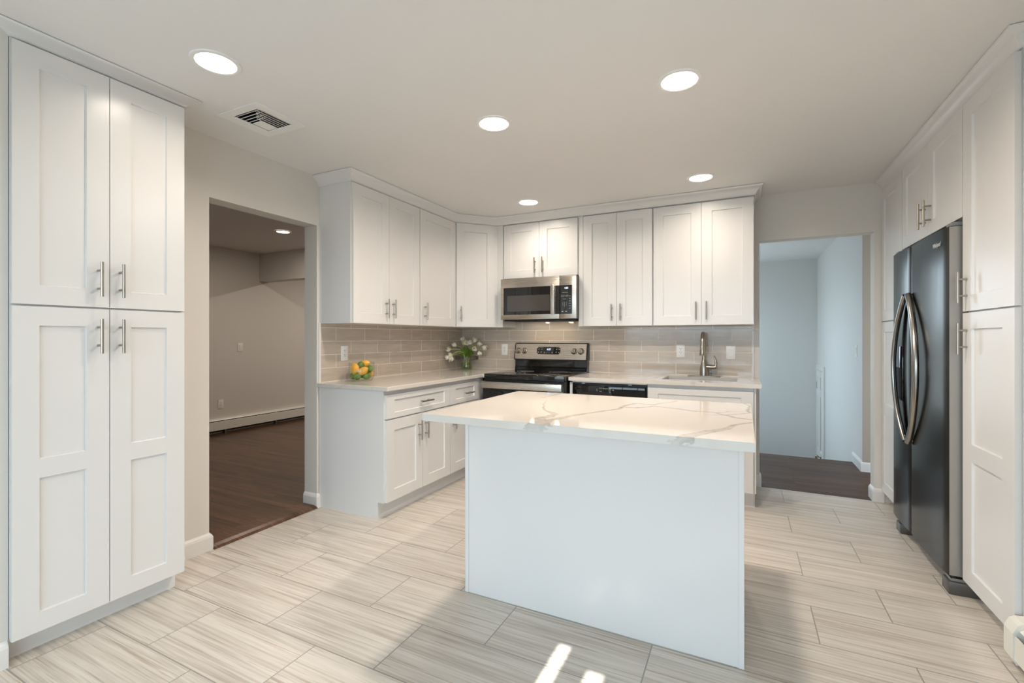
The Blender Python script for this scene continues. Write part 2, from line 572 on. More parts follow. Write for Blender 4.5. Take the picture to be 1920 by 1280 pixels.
# hall
bm = B(); box(bm, -1.0, 2.7, 8.3, 8.42, -1.3, ZC); struct('hall_wall_back', bm, M_hall)
bm = B(); box(bm, 1.0, 1.12, 5.36, 8.3, -1.3, ZC); box(bm, 1.12, 2.7, 5.36, 5.48, 0, ZC)
struct('hall_wall_right', bm, M_hall)
bm = B(); box(bm, 1.0, 2.6, 5.352, 5.36, 0, ZC); struct('hall_wall_return', bm, paint('tan_dimmed', (0.40, 0.345, 0.285)))  # wall tan, its colour darkened for the weaker daylight on this piece
bm = B()
box(bm, -0.95, -0.83, YB + 0.12, 5.8, -1.3, ZC); box(bm, -0.95, -0.83, 8.2, 8.3, -1.3, ZC)
box(bm, -0.95, -0.83, 5.8, 8.2, 2.25, ZC); box(bm, -0.95, -0.83, 5.8, 8.2, -1.3, 0.3)
struct('hall_wall_left', bm, M_hall)
bm = B(); box(bm, 2.6, 2.7, YB + 0.12, 5.36, 0, ZC); struct('hall_wall_side', bm, M_wall)
bm = B()
for y in (5.8, 6.98, 8.15):
    box(bm, -0.92, -0.86, y, y + 0.05, 0.3, 2.25)
box(bm, -0.92, -0.86, 5.8, 8.2, 0.3, 0.35); box(bm, -0.92, -0.86, 5.8, 8.2, 2.2, 2.25)
struct('window_2', bm, M_trim)

# ------------------------------------------------------------------ baseboards, threshold
BBP = [(0, 0), (0.014, 0), (0.014, 0.075), (0.009, 0.088), (0.004, 0.094), (0, 0.1)]
def base_run(bm, path, h=0.1, t=0.014):
    """sweep the baseboard profile along a floor path; room lies to the right of the walking direction"""
    sweep(bm, path, [(d * t / 0.014, z * h / 0.1) for d, z in BBP], 0.0)
def sweep(bm, path, prof, z0, closed_ends=True):
    path = [Vector((p[0], p[1])) for p in path]
    n = len(path)
    rows = []
    for i, p in enumerate(path):
        ds = []
        if i > 0: ds.append((path[i] - path[i - 1]).normalized())
        if i < n - 1: ds.append((path[i + 1] - path[i]).normalized())
        ns = [Vector((d.y, -d.x)) for d in ds]
        if len(ns) == 2:
            m = (ns[0] + ns[1]).normalized()
            m = m / max(0.3, m.dot(ns[0]))
        else:
            m = ns[0]
        rows.append([bm.verts.new((p.x + m.x * d, p.y + m.y * d, z0 + z)) for d, z in prof])
    k = len(prof)
    for a, b in zip(rows, rows[1:]):
        for j in range(k):
            bm.faces.new([a[j], a[(j + 1) % k], b[(j + 1) % k], b[j]])
    bm.faces.new(rows[0]); bm.faces.new(rows[-1][::-1])
bm = B()
base_run(bm, [(XL, 1.36), (XL, OY0 + 0.002), (XL - WT, OY0 + 0.002)])
base_run(bm, [(XL - WT, OY1 - 0.0), (XL, OY1 - 0.0), (XL, 2.468)])
struct('baseboard_left', bm, M_trim)
bm = B(); base_run(bm, [(XN, -1.0), (XN, 0.74)]); struct('baseboard_left_near', bm, M_trim)
bm = B()
base_run(bm, [(0.09, YB), (DX0, YB), (DX0, YB + 0.12)])
base_run(bm, [(DX1, YB + 0.12), (DX1, YB), (0.96, YB)])
struct('baseboard_back', bm, M_trim)
bm = B(); base_run(bm, [(1.0, 5.77), (1.0, 5.36), (2.6, 5.36)][::1]); struct('hall_baseboard', bm, M_trim)
bm = B()
prism(bm, [(XL - WT - 0.005, -0.001), (XL + 0.03, -0.001), (XL + 0.012, 0.012), (XL - 0.02, 0.018), (XL - WT + 0.01, 0.018)], 'y', OY0 + 0.015, OY1 - 0.015)
struct('trim_3', bm, M_wood)              # wooden threshold strip in the opening
# backsplash tile
bm = B(); box(bm, XL, XL + 0.009, 2.478, YB, CT, 1.36); struct('wall_left_tile', bm, M_sub_left)
bm = B(); box(bm, XL + 0.009, 0.072, YB - 0.009, YB, CT, 1.36); box(bm, -2.14, -1.33, YB - 0.009, YB, 1.36, 1.45); struct('wall_back_tile', bm, M_sub_back)
bm = B()
box(bm, XL, XL + 0.011, 2.462, 2.478, CT, 1.36); box(bm, 0.072, 0.084, YB - 0.011, YB, CT, 1.36)
struct('trim_4', bm, M_trim)

# ------------------------------------------------------------------ cabinet parts (local frame: x along the front, y into the cabinet, z up; door faces at y=0)
DT = 0.02
def door_bm(x0, x1, z0, z1, side=0.078, top=0.075, bot=0.075, splits=(), th=DT, y=0.0):
    bm = B()
    g = 0.0015
    x0 += g; x1 -= g; z0 += g; z1 -= g
    zs = [z0 + bot] + [v for s in splits for v in s] + [z1 - top]
    xa, xb = x0 + side, x1 - side
    dp, ch = 0.009, 0.003
    def v(x, yy, z): return bm.verts.new((x, yy, z))
    cuts = [z0] + zs + [z1]
    # stiles
    for a, b in ((x0, xa), (xb, x1)):
        quad(bm, (a, y, z0), (b, y, z0), (b, y, z1), (a, y, z1))
    # rails and panels
    for i in range(len(cuts) - 1):
        a, b = cuts[i], cuts[i + 1]
        if i % 2 == 0:
            quad(bm, (xa, y, a), (xb, y, a), (xb, y, b), (xa, y, b))
        else:
            o = [(xa, y, a), (xb, y, a), (xb, y, b), (xa, y, b)]
            n = [(xa + ch, y + dp, a + ch), (xb - ch, y + dp, a + ch), (xb - ch, y + dp, b - ch), (xa + ch, y + dp, b - ch)]
            for k in range(4):
                quad(bm, o[k], o[(k + 1) % 4], n[(k + 1) % 4], n[k])
            quad(bm, *n)
    # edges and back
    quad(bm, (x0, y, z0), (x0, y, z1), (x0, y + th, z1), (x0, y + th, z0))
    quad(bm, (x1, y, z0), (x1, y + th, z0), (x1, y + th, z1), (x1, y, z1))
    quad(bm, (x0, y, z1), (x1, y, z1), (x1, y + th, z1), (x0, y + th, z1))
    quad(bm, (x0, y, z0), (x0, y + th, z0), (x1, y + th, z0), (x1, y, z0))
    quad(bm, (x0, y + th, z0), (x0, y + th, z1), (x1, y + th, z1), (x1, y + th, z0))
    bmesh.ops.remove_doubles(bm, verts=bm.verts[:], dist=1e-5)
    return bm

def handle_bm(x, z, vertical=True, L=0.148, y=0.0, off=0.034):
    bm = B()
    h = L / 2; p = 0.039
    if vertical:
        tube(bm, [(x, y - off, z - h), (x, y - off, z + h)], 0.006, 14)
        for s in (-p, p):
            tube(bm, [(x, y, z + s), (x, y - off, z + s)], 0.0048, 10)
    else:
        tube(bm, [(x - h, y - off, z), (x + h, y - off, z)], 0.006, 14)
        for s in (-p, p):
            tube(bm, [(x + s, y, z), (x + s, y - off, z)], 0.0048, 10)
    return bm

def door(root, x0, x1, z0, z1, hx=None, hz=None, vert=True, name='door', **kw):
    d = obj(name, door_bm(x0, x1, z0, z1, **kw), M_cab, root)
    if hx is not None:
        obj('handle', handle_bm(hx, hz, vert), M_nickel, d, smooth=True, angle=40)
    return d

def carcass(root, x0, x1, z0, z1, depth, y0=DT):
    bm = B(); box(bm, x0, x1, y0 + 0.0006, depth, z0, z1)
    return obj('body', bm, M_cab, root)

def toe(root, x0, x1, y, depth, z1):
    bm = B(); box(bm, x0, x1, y, depth, 0.0, z1)
    return obj('toe_kick', bm, M_cab, root)

L90, R90 = PI / 2, -PI / 2
# local x on the left wall = world y; origin at (door face x, y0, 0)
# ---- tall pantry on the left
t = thing('pantry_cabinet', 'tall white pantry cabinet with four shaker doors, next to the opening to the dark-floored room', 'cabinet', (-2.483, 0.745, 0), L90)
W = 0.613; mid = 0.307
carcass(t, 0, W, 0.10, 2.395, 0.33); toe(t, 0.004, W - 0.004, 0.075, 0.33, 0.099)
door(t, 0, mid, 1.377, 2.386, 0.266, 1.497)
door(t, mid, W, 1.377, 2.386, 0.344, 1.497)
door(t, 0, mid, 0.09, 1.372, 0.266, 1.254, splits=[(0.695, 0.77)])
door(t, mid, W, 0.09, 1.372, 0.344, 1.254, splits=[(0.695, 0.77)])

# ---- base cabinets on the left wall
t = thing('base_cabinet', 'white base cabinet with one wide drawer over two doors, under the fruit bowl', 'cabinet', (-2.176, 2.473, 0), L90)
carcass(t, 0, 0.775, 0.117, 0.882, 0.635); toe(t, 0, 0.775, 0.072, 0.635, 0.116)
bm = B(); box(bm, -0.006, 0.0, 0.0725, 0.635, 0, 0.117); box(bm, -0.006, 0, 0.02, 0.635, 0.117, 0.882); obj('end_panel', bm, M_cab, t)
door(t, 0.003, 0.775, 0.688, 0.855, 0.425, 0.772, False, name='drawer', side=0.08, top=0.037, bot=0.037)
door(t, 0.003, 0.402, 0.117, 0.682, 0.350, 0.562)
door(t, 0.402, 0.775, 0.117, 0.682, 0.430, 0.562)
t = thing('base_cabinet', 'narrow white base cabinet with a small drawer, next to the range', 'cabinet', (-2.176, 3.249, 0), L90)
carcass(t, 0, 0.468, 0.117, 0.882, 0.635); toe(t, 0, 0.468, 0.072, 0.635, 0.116)
door(t, 0.0, 0.466, 0.688, 0.855, 0.262, 0.768, False, name='drawer', side=0.078, top=0.037, bot=0.037)
door(t, 0.0, 0.466, 0.117, 0.682, 0.04, 0.562)
bm = B(); box(bm, 0.468, 0.552, 0.006, 0.03, 0.0, 0.882); obj('filler_strip', bm, M_cab, t)

# ---- upper cabinets
UB, UT, UTOP = 1.353, 2.356, 2.40
t = thing('wall_cabinet', 'white two-door wall cabinet at the end of the row beside the wide opening', 'cabinet', (-2.481, 2.470, UB), L90)
def zrel(o): return o
carcass(t, 0, 0.766, 0, UTOP - UB, 0.335)
door(t, 0.004, 0.382, 0, UT - UB, 0.340, 0.120)
door(t, 0.382, 0.765, 0, UT - UB, 0.420, 0.120)
t = thing('wall_cabinet', 'white single-door wall cabinet directly beside the angled corner cabinet', 'cabinet', (-2.481, 3.237, UB), L90)
carcass(t, 0, 0.556, 0, UTOP - UB, 0.335)
door(t, 0.004, 0.556, 0, UT - UB, 0.066, 0.124)
# diagonal corner unit
ax, ay = -2.481, 3.800
bx, by = -2.209, 4.090
ang = math.atan2(by - ay, bx - ax); DL = math.hypot(bx - ax, by - ay)
t = thing('corner_wall_cabinet', 'white angled corner wall cabinet with one door above the tulips', 'cabinet', (ax, ay, UB), ang)
inv = Matrix.Rotation(-ang, 4, 'Z') @ Matrix.Translation((-ax, -ay, 0))
pts = [(-2.502, 3.796), (-2.2, 4.118), (-2.136, 4.118), (-2.136, YB - 0.012), (XL + 0.012, YB - 0.012), (XL + 0.012, 3.796)]
loc = [tuple((inv @ Vector((p[0], p[1], 0)))[:2]) for p in pts]
bm = B(); prism(bm, loc, 'z', 0, UTOP - UB); obj('body', bm, M_cab, t)
door(t, 0.004, DL - 0.004, 0, UT - UB, 0.045, 0.126, y=-0.003)

def uppers(label, x0, x1, z0, hx, hz, xm=None):
    t = thing('wall_cabinet', label, 'cabinet', (x0, 4.115, z0))
    w = x1 - x0
    carcass(t, 0, w, 0, UTOP - z0, YB - 0.012 - 4.115)
    m = w / 2 if xm is None else xm - x0
    door(t, 0.004, m, 0, UT - z0, m - 0.040, hz)
    door(t, m, w - 0.004, 0, UT - z0, m + 0.040, hz)
    return t
uppers('short white two-door wall cabinet directly above the microwave', -2.131, -1.357, 1.827, 0, 0.114, -1.745)
t = uppers('white two-door wall cabinet between the microwave and the cabinet over the sink', -1.312, -0.692, UB, 0, 0.119, -1.003)
bm = B(); box(bm, -0.043, -0.001, 0.012, YB - 0.012 - 4.115, 0, UTOP - UB); obj('filler_strip', bm, M_cab, t)
uppers('wide white two-door wall cabinet above the sink, last before the hall doorway', -0.690, 0.080, UB, 0, 0.117, -0.305)

# ---- base run on the back wall
YD = 3.80
t = thing('sink_cabinet', 'white sink base cabinet with a false drawer front, beside the dishwasher', 'cabinet', (-0.682, YD, 0))
bm = B(); box(bm, 0, 0.755, DT + 0.0006, 0.60, 0.117, 0.66); box(bm, 0, 0.018, DT + 0.0006, 0.60, 0.66, 0.882); box(bm, 0.737, 0.755, DT + 0.0006, 0.6, 0.66, 0.882); box(bm, 0.018, 0.737, DT + 0.0006, 0.04, 0.66, 0.882); obj('body', bm, M_cab, t)
toe(t, 0, 0.755, 0.072, 0.60, 0.116)
door(t, 0.004, 0.752, 0.688, 0.855, name='drawer_front', side=0.08, top=0.045, bot=0.045)
door(t, 0.004, 0.378, 0.117, 0.682, 0.338, 0.562)
door(t, 0.378, 0.752, 0.117, 0.682, 0.418, 0.562)
bm = B(); box(bm, 0.756, 0.768, 0.012, 0.60, 0.117, 0.882); box(bm, 0.756, 0.762, 0.072, 0.6, 0, 0.117); obj('end_panel', bm, M_cab, t)
bm = B(); box(bm, -1.326, -1.303, YD, YD + 0.03, 0, 0.882); box(bm, -1.326, -0.684, YD + 0.0, YD + 0.02, 0.871, 0.8835)
tag(obj('filler_panel', bm, M_cab), 'thin white filler panel between range and dishwasher, running on above the dishwasher', 'panel')

# ---- right-hand tall bank (local x runs towards the viewer along -y; origin at far end)
XR = 0.944
t = thing('pantry_cabinet', 'narrow tall white cabinet squeezed between refrigerator and hall doorway', 'cabinet', (XR, 4.428, 0), R90)
carcass(t, 0.0, 0.512, 0.10, 2.40, 0.60); toe(t, 0.004, 0.508, 0.075, 0.6, 0.099)
door(t, 0, 0.512, 1.371, 2.356)
door(t, 0, 0.512, 0.09, 1.366, splits=[(0.675, 0.755)])
t = thing('fridge_cabinet', 'white two-door cabinet bridging over the top of the refrigerator', 'cabinet', (XR, 3.914, 1.827), R90)
carcass(t, 0, 0.948, 0, 2.40 - 1.827, 0.6)
door(t, 0.003, 0.481, 0, 0.529, 0.444, 0.120)
door(t, 0.481, 0.946, 0, 0.529, 0.532, 0.120)
t = thing('pantry_cabinet', 'tall white two-door pantry cabinet on the near side of the refrigerator', 'cabinet', (XR, 2.964, 0), R90)
carcass(t, 0, 0.480, 0.10, 2.40, 0.60); toe(t, 0.004, 0.476, 0.075, 0.6, 0.099)
door(t, 0, 0.480, 1.371, 2.356, 0.052, 1.484, side=0.096)
door(t, 0, 0.480, 0.09, 1.366, 0.052, 1.243, splits=[(0.675, 0.755)], side=0.096)

# ---- crown mouldings
CR = [(0.0, -0.006), (0.006, -0.004), (0.010, 0.006), (0.016, 0.018), (0.026, 0.032), (0.040, 0.045), (0.050, 0.052), (0.056, 0.058), (0.058, 0.0685), (0.0, 0.0685)]
def crown(label, path, z0=2.368):
    k = (ZC - 0.003 - z0) / 0.0685
    bm = B(); sweep(bm, path, [(d, z * k) for d, z in CR], z0)
    return tag(obj('crown_moulding', bm, M_cab, smooth=True, angle=50), label, 'moulding')
crown('white crown moulding capping the tall pantry by the opening', [(-2.53, 0.747), (-2.500, 0.747), (-2.500, 1.360), (XL + 0.001, 1.360)], 2.397)
crown('white crown moulding running over the wall cabinets around the corner', [(XL, 2.468), (-2.498, 2.468), (-2.498, 3.797), (-2.206, 4.112), (0.082, 4.112), (0.082, YB)])
crown('white crown moulding above the refrigerator and its tall cabinets', [(0.963, YB - 0.001), (0.963, 2.482), (0.985, 2.482)])

# ------------------------------------------------------------------ countertops
bm = B(); box(bm, XL + 0.001, -2.148, 2.452, YB - 0.0, 0.884, CT, 0.003)
box(bm, -2.15, -2.122, 3.74, YB, 0.884, CT)
tag(obj('countertop', bm, M_quartz), 'white quartz countertop under the fruit bowl and tulips, running to the range', 'countertop')
SX0, SX1, SY0, SY1 = -0.590, -0.040, 3.915, 4.290
bm = B()
x0, x1, y0, y1 = -1.329, 0.120, 3.771, YB
for a in (x0, SX0, SX1):
    pass
xs = [x0, SX0, SX1, x1]; ys = [y0, SY0, SY1, y1]
g = {}
for z in (0.884, CT):
    for i, x in enumerate(xs):
        for j, y in enumerate(ys):
            g[i, j, z] = bm.verts.new((x, y, z))
for z in (0.884, CT):
    for i in range(3):
        for j in range(3):
            if (i, j) != (1, 1):
                bm.faces.new([g[i, j, z], g[i + 1, j, z], g[i + 1, j + 1, z], g[i, j + 1, z]])
def wall_q(a, b):
    bm.faces.new([g[(*a, 0.884)], g[(*b, 0.884)], g[(*b, CT)], g[(*a, CT)]])
for i in range(3):
    wall_q((i, 0), (i + 1, 0)); wall_q((i, 3), (i + 1, 3)); wall_q((0, i), (0, i + 1)); wall_q((3, i), (3, i + 1))
for a, b in (((1, 1), (2, 1)), ((2, 1), (2, 2)), ((2, 2), (1, 2)), ((1, 2), (1, 1))):
    wall_q(a, b)
tag(obj('countertop', bm, M_quartz), 'white quartz countertop above the dishwasher, with the sink cut into it', 'countertop')

# ---- sink
t = thing('kitchen_sink', 'rectangular stainless steel undermount sink below the gooseneck faucet', 'sink', ((SX0 + SX1) / 2, (SY0 + SY1) / 2, 0.70))
hx, hy = (SX1 - SX0) / 2 + 0.004, (SY1 - SY0) / 2 + 0.004
bm = B()
top = [(-hx, -hy, 0.183), (hx, -hy, 0.183), (hx, hy, 0.183), (-hx, hy, 0.183)]
bot = [(-hx + 0.02, -hy + 0.02, 0), (hx - 0.02, -hy + 0.02, 0), (hx - 0.02, hy - 0.02, 0), (-hx + 0.02, hy - 0.02, 0)]
for k in range(4):
    quad(bm, top[k], top[(k + 1) % 4], bot[(k + 1) % 4], bot[k])
quad(bm, *bot)
quad(bm, (-hx - .02, -hy - .02, .183), (hx + .02, -hy - .02, .183), (hx, -hy, .183), (-hx, -hy, .183))
bmesh.ops.remove_doubles(bm, verts=bm.verts[:], dist=1e-5)
obj('basin', bm, M_steel, t)
bm = B(); lathe(bm, [(0, 0.001), (0.02, 0.001), (0.03, 0.004), (0.045, 0.003)], 24); obj('drain', bm, M_nickel, t, smooth=True)

# ---- faucet
t = thing('kitchen_faucet', 'brushed nickel gooseneck faucet with side lever behind the sink', 'faucet', (-0.301, 4.345, CT))
bm = B(); box(bm, -0.130, 0.130, -0.028, 0.028, 0.0, 0.008, 0.006, 2); obj('deck_plate', bm, M_nickel, t, smooth=True, angle=40)
bm = B(); lathe(bm, [(0.0, 0.008), (0.034, 0.008), (0.034, 0.014), (0.033, 0.04), (0.031, 0.075), (0.0255, 0.11), (0.019, 0.135), (0.0175, 0.14), (0.0, 0.141)], 28)
obj('faucet_body', bm, M_nickel, t, smooth=True, angle=50)
bm = B()
arc = [(0, 0, 0.135), (0, 0, 0.22), (0, 0, 0.285)]
for k in range(1, 13):
    a = PI * k / 12 * 0.94
    arc.append((0, -0.085 + 0.085 * math.cos(a), 0.285 + 0.085 * math.sin(a) * 1.0))
arc.append((0, -0.170, 0.27))
tube(bm, arc, 0.0155, 16); obj('spout', bm, M_nickel, t, smooth=True, angle=60)
bm = B()
lathe(bm, [(0, 0.09), (0.0165, 0.088), (0.0168, 0.07), (0.0175, 0.068), (0.0185, 0.04), (0.0235, 0.0), (0.0215, -0.004), (0.0, -0.004)], 24, at=(0, -0.1705, 0.190), axis=(0, 0.03, 1))
obj('spray_head', bm, M_nickel, t, smooth=True, angle=50)
bm = B(); tube(bm, [(0.02, 0, 0.085), (0.05, 0, 0.082), (0.075, 0, 0.082), (0.095, 0, 0.086)], [0.021, 0.019, 0.018, 0.016], 18)
tube(bm, [(0.083, 0, 0.08), (0.096, -0.002, 0.11), (0.091, -0.004, 0.145), (0.078, -0.006, 0.178)], [0.013, 0.010, 0.0075, 0.0055], 14)
obj('lever', bm, M_nickel, t, smooth=True, angle=60)

# ------------------------------------------------------------------ island
IX0, IX1, IY0, IY1 = -1.225, 0.005, 1.957, 2.61
t = thing('kitchen_island', 'white kitchen island base with a plain panelled back, standing alone on the tile', 'island', ((IX0 + IX1) / 2, (IY0 + IY1) / 2, 0))
w, d = (IX1 - IX0) / 2, (IY1 - IY0) / 2
bm = B(); box(bm, -w + 0.012, w - 0.012, -d + 0.004, d - 0.02, 0.001, 0.884); obj('body', bm, M_cab, t)
for s in (-1, 1):
    bm = B(); box(bm, min(s * w, s * (w - 0.02)), max(s * w, s * (w - 0.02)), -d, d - 0.0, 0.0, 0.884, 0.0015, 1); obj('end_panel', bm, M_cab, t)
# quartz top with the veins laid in as the stone's own pattern
VEINS = [
 [(-0.666, 1.604, .030), (-0.705, 1.672, .034), (-0.750, 1.787, .022), (-0.728, 1.843, .018), (-0.736, 1.914, .016), (-0.771, 1.953, .012), (-0.824, 2.004, .006), (-0.9, 2.166, .004), (-.93, 2.3, .002)],
 [(-0.715, 1.66, .034), (-0.699, 1.769, .016), (-0.642, 1.938, .012), (-0.581, 2.064, .010), (-0.521, 2.198, .010), (-0.515, 2.332, .010), (-0.487, 2.407, .009), (-0.403, 2.391, .008), (-0.308, 2.612, .004)],
 [(-0.521, 2.25, .010), (-0.456, 2.256, .010), (-0.386, 2.343, .011), (-0.281, 2.316, .010), (-0.196, 2.272, .009), (-0.104, 2.271, .009), (-0.029, 2.159, .009), (0.037, 2.133, .009)],
 [(-0.185, 1.60, .028), (-0.158, 1.698, .022), (-0.107, 1.804, .018), (-0.056, 1.882, .014), (-0.027, 1.977, .011), (0.036, 2.068, .009)],
 [(0.006, 2.64, .006), (0.025, 2.606, .006), (0.034, 2.495, .007), (0.019, 2.415, .007), (0.030, 2.327, .007), (-0.066, 2.213, .006), (-.15, 2.19, .003)],
 [(-1.006, 2.394, .004), (-0.981, 2.497, .004), (-0.985, 2.64, .003)],
 [(-.10, 2.27, .005), (-.06, 2.33, .005), (.035, 2.36, .004)]]
cx0, cx1, cy0, cy1 = -1.262, 0.036, 1.666, 2.650
st = 0.005
gx = np.arange(cx0, cx1 + 1e-6, st); gx[-1] = cx1
gy = np.arange(cy0, cy1 + 1e-6, st); gy[-1] = cy1
X, Y = np.meshgrid(gx, gy, indexing='ij')
wob = np.array([[noise.noise(Vector((x * 14, y * 14, 0.3))) for y in gy] for x in gx]) * 0.010
wob2 = np.array([[noise.noise(Vector((x * 14, y * 14, 7.3))) for y in gy] for x in gx]) * 0.010
grain = np.array([[noise.noise(Vector((x * 40, y * 40, 3.1))) for y in gy] for x in gx])
Xw, Yw = X + wob, Y + wob2
val = np.zeros_like(X)
for ln in VEINS:
    for (ax_, ay_, aw), (bx_, by_, bw) in zip(ln, ln[1:]):
        dx, dy = bx_ - ax_, by_ - ay_
        tt = np.clip(((Xw - ax_) * dx + (Yw - ay_) * dy) / (dx * dx + dy * dy), 0, 1)
        dd = np.hypot(Xw - ax_ - tt * dx, Yw - ay_ - tt * dy)
        ww = aw + (bw - aw) * tt
        e = dd / ww
        prof = np.where(e < 1, 0.42 + 0.35 * e ** 4, 0) * np.clip((1.25 - e) * 4, 0, 1)
        prof = np.where(ww < 0.012, 0.75 * np.clip(1.35 - e, 0, 1), prof)
        val = np.maximum(val, prof)
val = np.clip(val * (0.8 + 0.5 * grain), 0, 1)
nx, ny = len(gx), len(gy)
verts = [(x, y, CT) for x in gx for y in gy]
vv = list(val.reshape(-1))
ring = [(i, 0) for i in range(nx)] + [(nx - 1, j) for j in range(1, ny)] + [(i, ny - 1) for i in range(nx - 2, -1, -1)] + [(0, j) for j in range(ny - 2, 0, -1)]
nr = len(ring)
flat = [i * ny + j for i, j in ring]
NL = 7
prev = flat
for lv in range(1, NL + 1):
    z = CT - (CT - 0.884) * lv / NL
    cur = []
    for i, j in ring:
        w_ = noise.noise(Vector((gx[i] * 30, gy[j] * 30, z * 90))) * 7
        if j in (0, ny - 1):
            q = val[int(min(max(i + w_ + lv * 0.9, 0), nx - 1)), j]
        else:
            q = val[i, int(min(max(j + w_, 0), ny - 1))]
        cur.append(len(verts)); verts.append((gx[i], gy[j], z)); vv.append(q * (1 - 0.06 * lv))
    if lv == 1:
        faces = [(i * ny + j, (i + 1) * ny + j, (i + 1) * ny + j + 1, i * ny + j + 1) for i in range(nx - 1) for j in range(ny - 1)]
    for k in range(nr):
        faces.append((cur[k], cur[(k + 1) % nr], prev[(k + 1) % nr], prev[k]))
    prev = cur
faces.append((prev[2 * (nx - 1) + ny - 1], prev[nx - 1 + ny - 1], prev[nx - 1], prev[0]))
me = bpy.data.meshes.new('island_countertop')
me.from_pydata(verts, [], faces)
at = me.attributes.new('vein', 'FLOAT', 'POINT')
at.data.foreach_set('value', np.array(vv, dtype=np.float32))
me.materials.append(M_quartzi)
o = bpy.data.objects.new('countertop', me); C.objects.link(o)
tag(o, 'white quartz island countertop with bold grey veins and an overhanging front edge', 'countertop')
# unseen slotted plate, added outside the window to shape the sun patches
bm = B()
TAN = -SUN_DIR.z / SUN_DIR.y
ZR = 2.6
gaps = [(-0.668, -0.622, 1.50, 1.86), (-0.52, -0.46, 1.46, 1.69), (-0.18, -0.02, 0.70, 0.96), (-0.39, -0.24, 1.00, 1.22), (-0.66, -0.60, 0.9, 1.2)]
sl = [(a - SUN_DIR.x / SUN_DIR.y * ZR / TAN, b - SUN_DIR.x / SUN_DIR.y * ZR / TAN, c - ZR / TAN, d - ZR / TAN) for a, b, c, d in gaps]
holed_plate(bm, -4.0, 2.6, -4.6, -1.1, ZR, [], sl, 0)
struct('sun_mask', bm, M_trim)

# ------------------------------------------------------------------ recessed ceiling lights
LAMP_COL = (1.0, 0.875, 0.755)
def ceiling_light(x, y, label, group='recessed ceiling lights', zc=ZC, energy=None, can=True, depth=0.034):
    t = thing('ceiling_light', label, 'light', (x, y, zc), 0, group)
    bm = B()
    if can:
        lathe(bm, [(0.098, 0.0), (0.096, -0.004), (0.084, -0.007), (0.078, -0.004), (0.077, 0.06), (0.081, 0.061)], 40)
    else:
        lathe(bm, [(0.085, -0.002), (0.083, -0.006), (0.068, -0.008), (0.066, -0.003)], 40)
    obj('trim_ring', bm, M_white, t, smooth=True, angle=45)
    bm = B(); lathe(bm, [(0.0, 0.040), (0.05, 0.042), (0.0765, 0.046)] if can else [(0, -0.006), (0.066, -0.004)], 40)
    obj('lens', bm, M_lamp, t, smooth=True)
    if can:
        light('lamp', 'AREA', (x, y, zc + depth), energy, LAMP_COL, (x, y, 0), shape='DISK', size=0.145)
    else:
        light('lamp', 'AREA', (x, y, zc - 0.012), energy, LAMP_COL, (x, y, 0), shape='DISK', size=0.13)
    return t
NAMES = ['recessed ceiling light beside the air vent, over the tall pantry cabinet', 'large recessed ceiling light over the island end towards the refrigerator',
         'recessed ceiling light over the island end towards the tulips', 'recessed ceiling light in front of the sink wall cabinet', 'recessed ceiling light in front of the microwave']
for (x, y), nm, en in zip(LAMPS, NAMES, DOWN):
    ceiling_light(x, y, nm, energy=en, depth=0.012 if en > 15 else 0.034)
ceiling_light(-4.60, 3.54, 'recessed ceiling light in the dark-floored room, seen through the opening', None, ZC - 0.002, 13, False)
light('next_room_lamp', 'AREA', (-4.6, 5.6, ZC - 0.012), 24, LAMP_COL, (-4.6, 5.6, 0), shape='DISK', size=0.13)

# ------------------------------------------------------------------ ceiling air vent
t = thing('air_vent', 'white ceiling air vent with angled louvres near the tall pantry', 'vent', ((VX0 + VX1) / 2, (VY0 + VY1) / 2, ZC))
hx, hy = (VX1 - VX0) / 2, (VY1 - VY0) / 2
bm = B()
for a in ((-hx - 0.062, -hx + 0.004, -hy - 0.045, hy + 0.045), (hx - 0.004, hx + 0.050, -hy - 0.045, hy + 0.045), (-hx, hx, -hy - 0.045, -hy + 0.004), (-hx, hx, hy - 0.004, hy + 0.045)):
    box(bm, a[0], a[1], a[2], a[3], -0.006, 0.0, 0.0015, 1)
obj('frame', bm, M_white, t)
bm = B()
box(bm, -hx, hx, -hy, hy, 0.09, 0.1); box(bm, -hx - .003, -hx, -hy, hy, 0, 0.1); box(bm, hx, hx + .003, -hy, hy, 0, 0.1)
box(bm, -hx, hx, -hy - .003, -hy, 0, 0.1); box(bm, -hx, hx, hy, hy + .003, 0, 0.1)
obj('duct', bm, M_dark, t)
bm = B()
def slat(bm, x0, x1, y0, y1, lean, axis):
    # thin curved blade hanging between frame sides
    if axis == 'y':
        prism(bm, [(x0 - 0.005, 0.001), (x0 + 0.004, -0.001), (x0 + lean + 0.001, 0.016), (x0 + lean - 0.001, 0.016)], 'y', y0, y1)
    else:
        prism(bm, [(y0, 0.002), (y0 + 0.002, 0.0), (y0 + lean, 0.018), (y0 + lean - 0.002, 0.019)], 'x', x0, x1)
for k in range(6):
    slat(bm, hx - 0.018 - 0.021 * k, 0, -hy + 0.010 + 0.016 * k, hy, -0.020, 'y')
for k in range(4):
    slat(bm, -hx, hx - 0.022 - 0.021 * k, -hy + 0.020 + 0.024 * k, 0, 0.022, 'x')
obj('louvres', bm, M_white, t)
bm = B(); box(bm, -hx + 0.004, -hx + 0.078, -hy + 0.112, hy - 0.003, 0.001, 0.004); obj('damper_plate', bm, M_white, t)

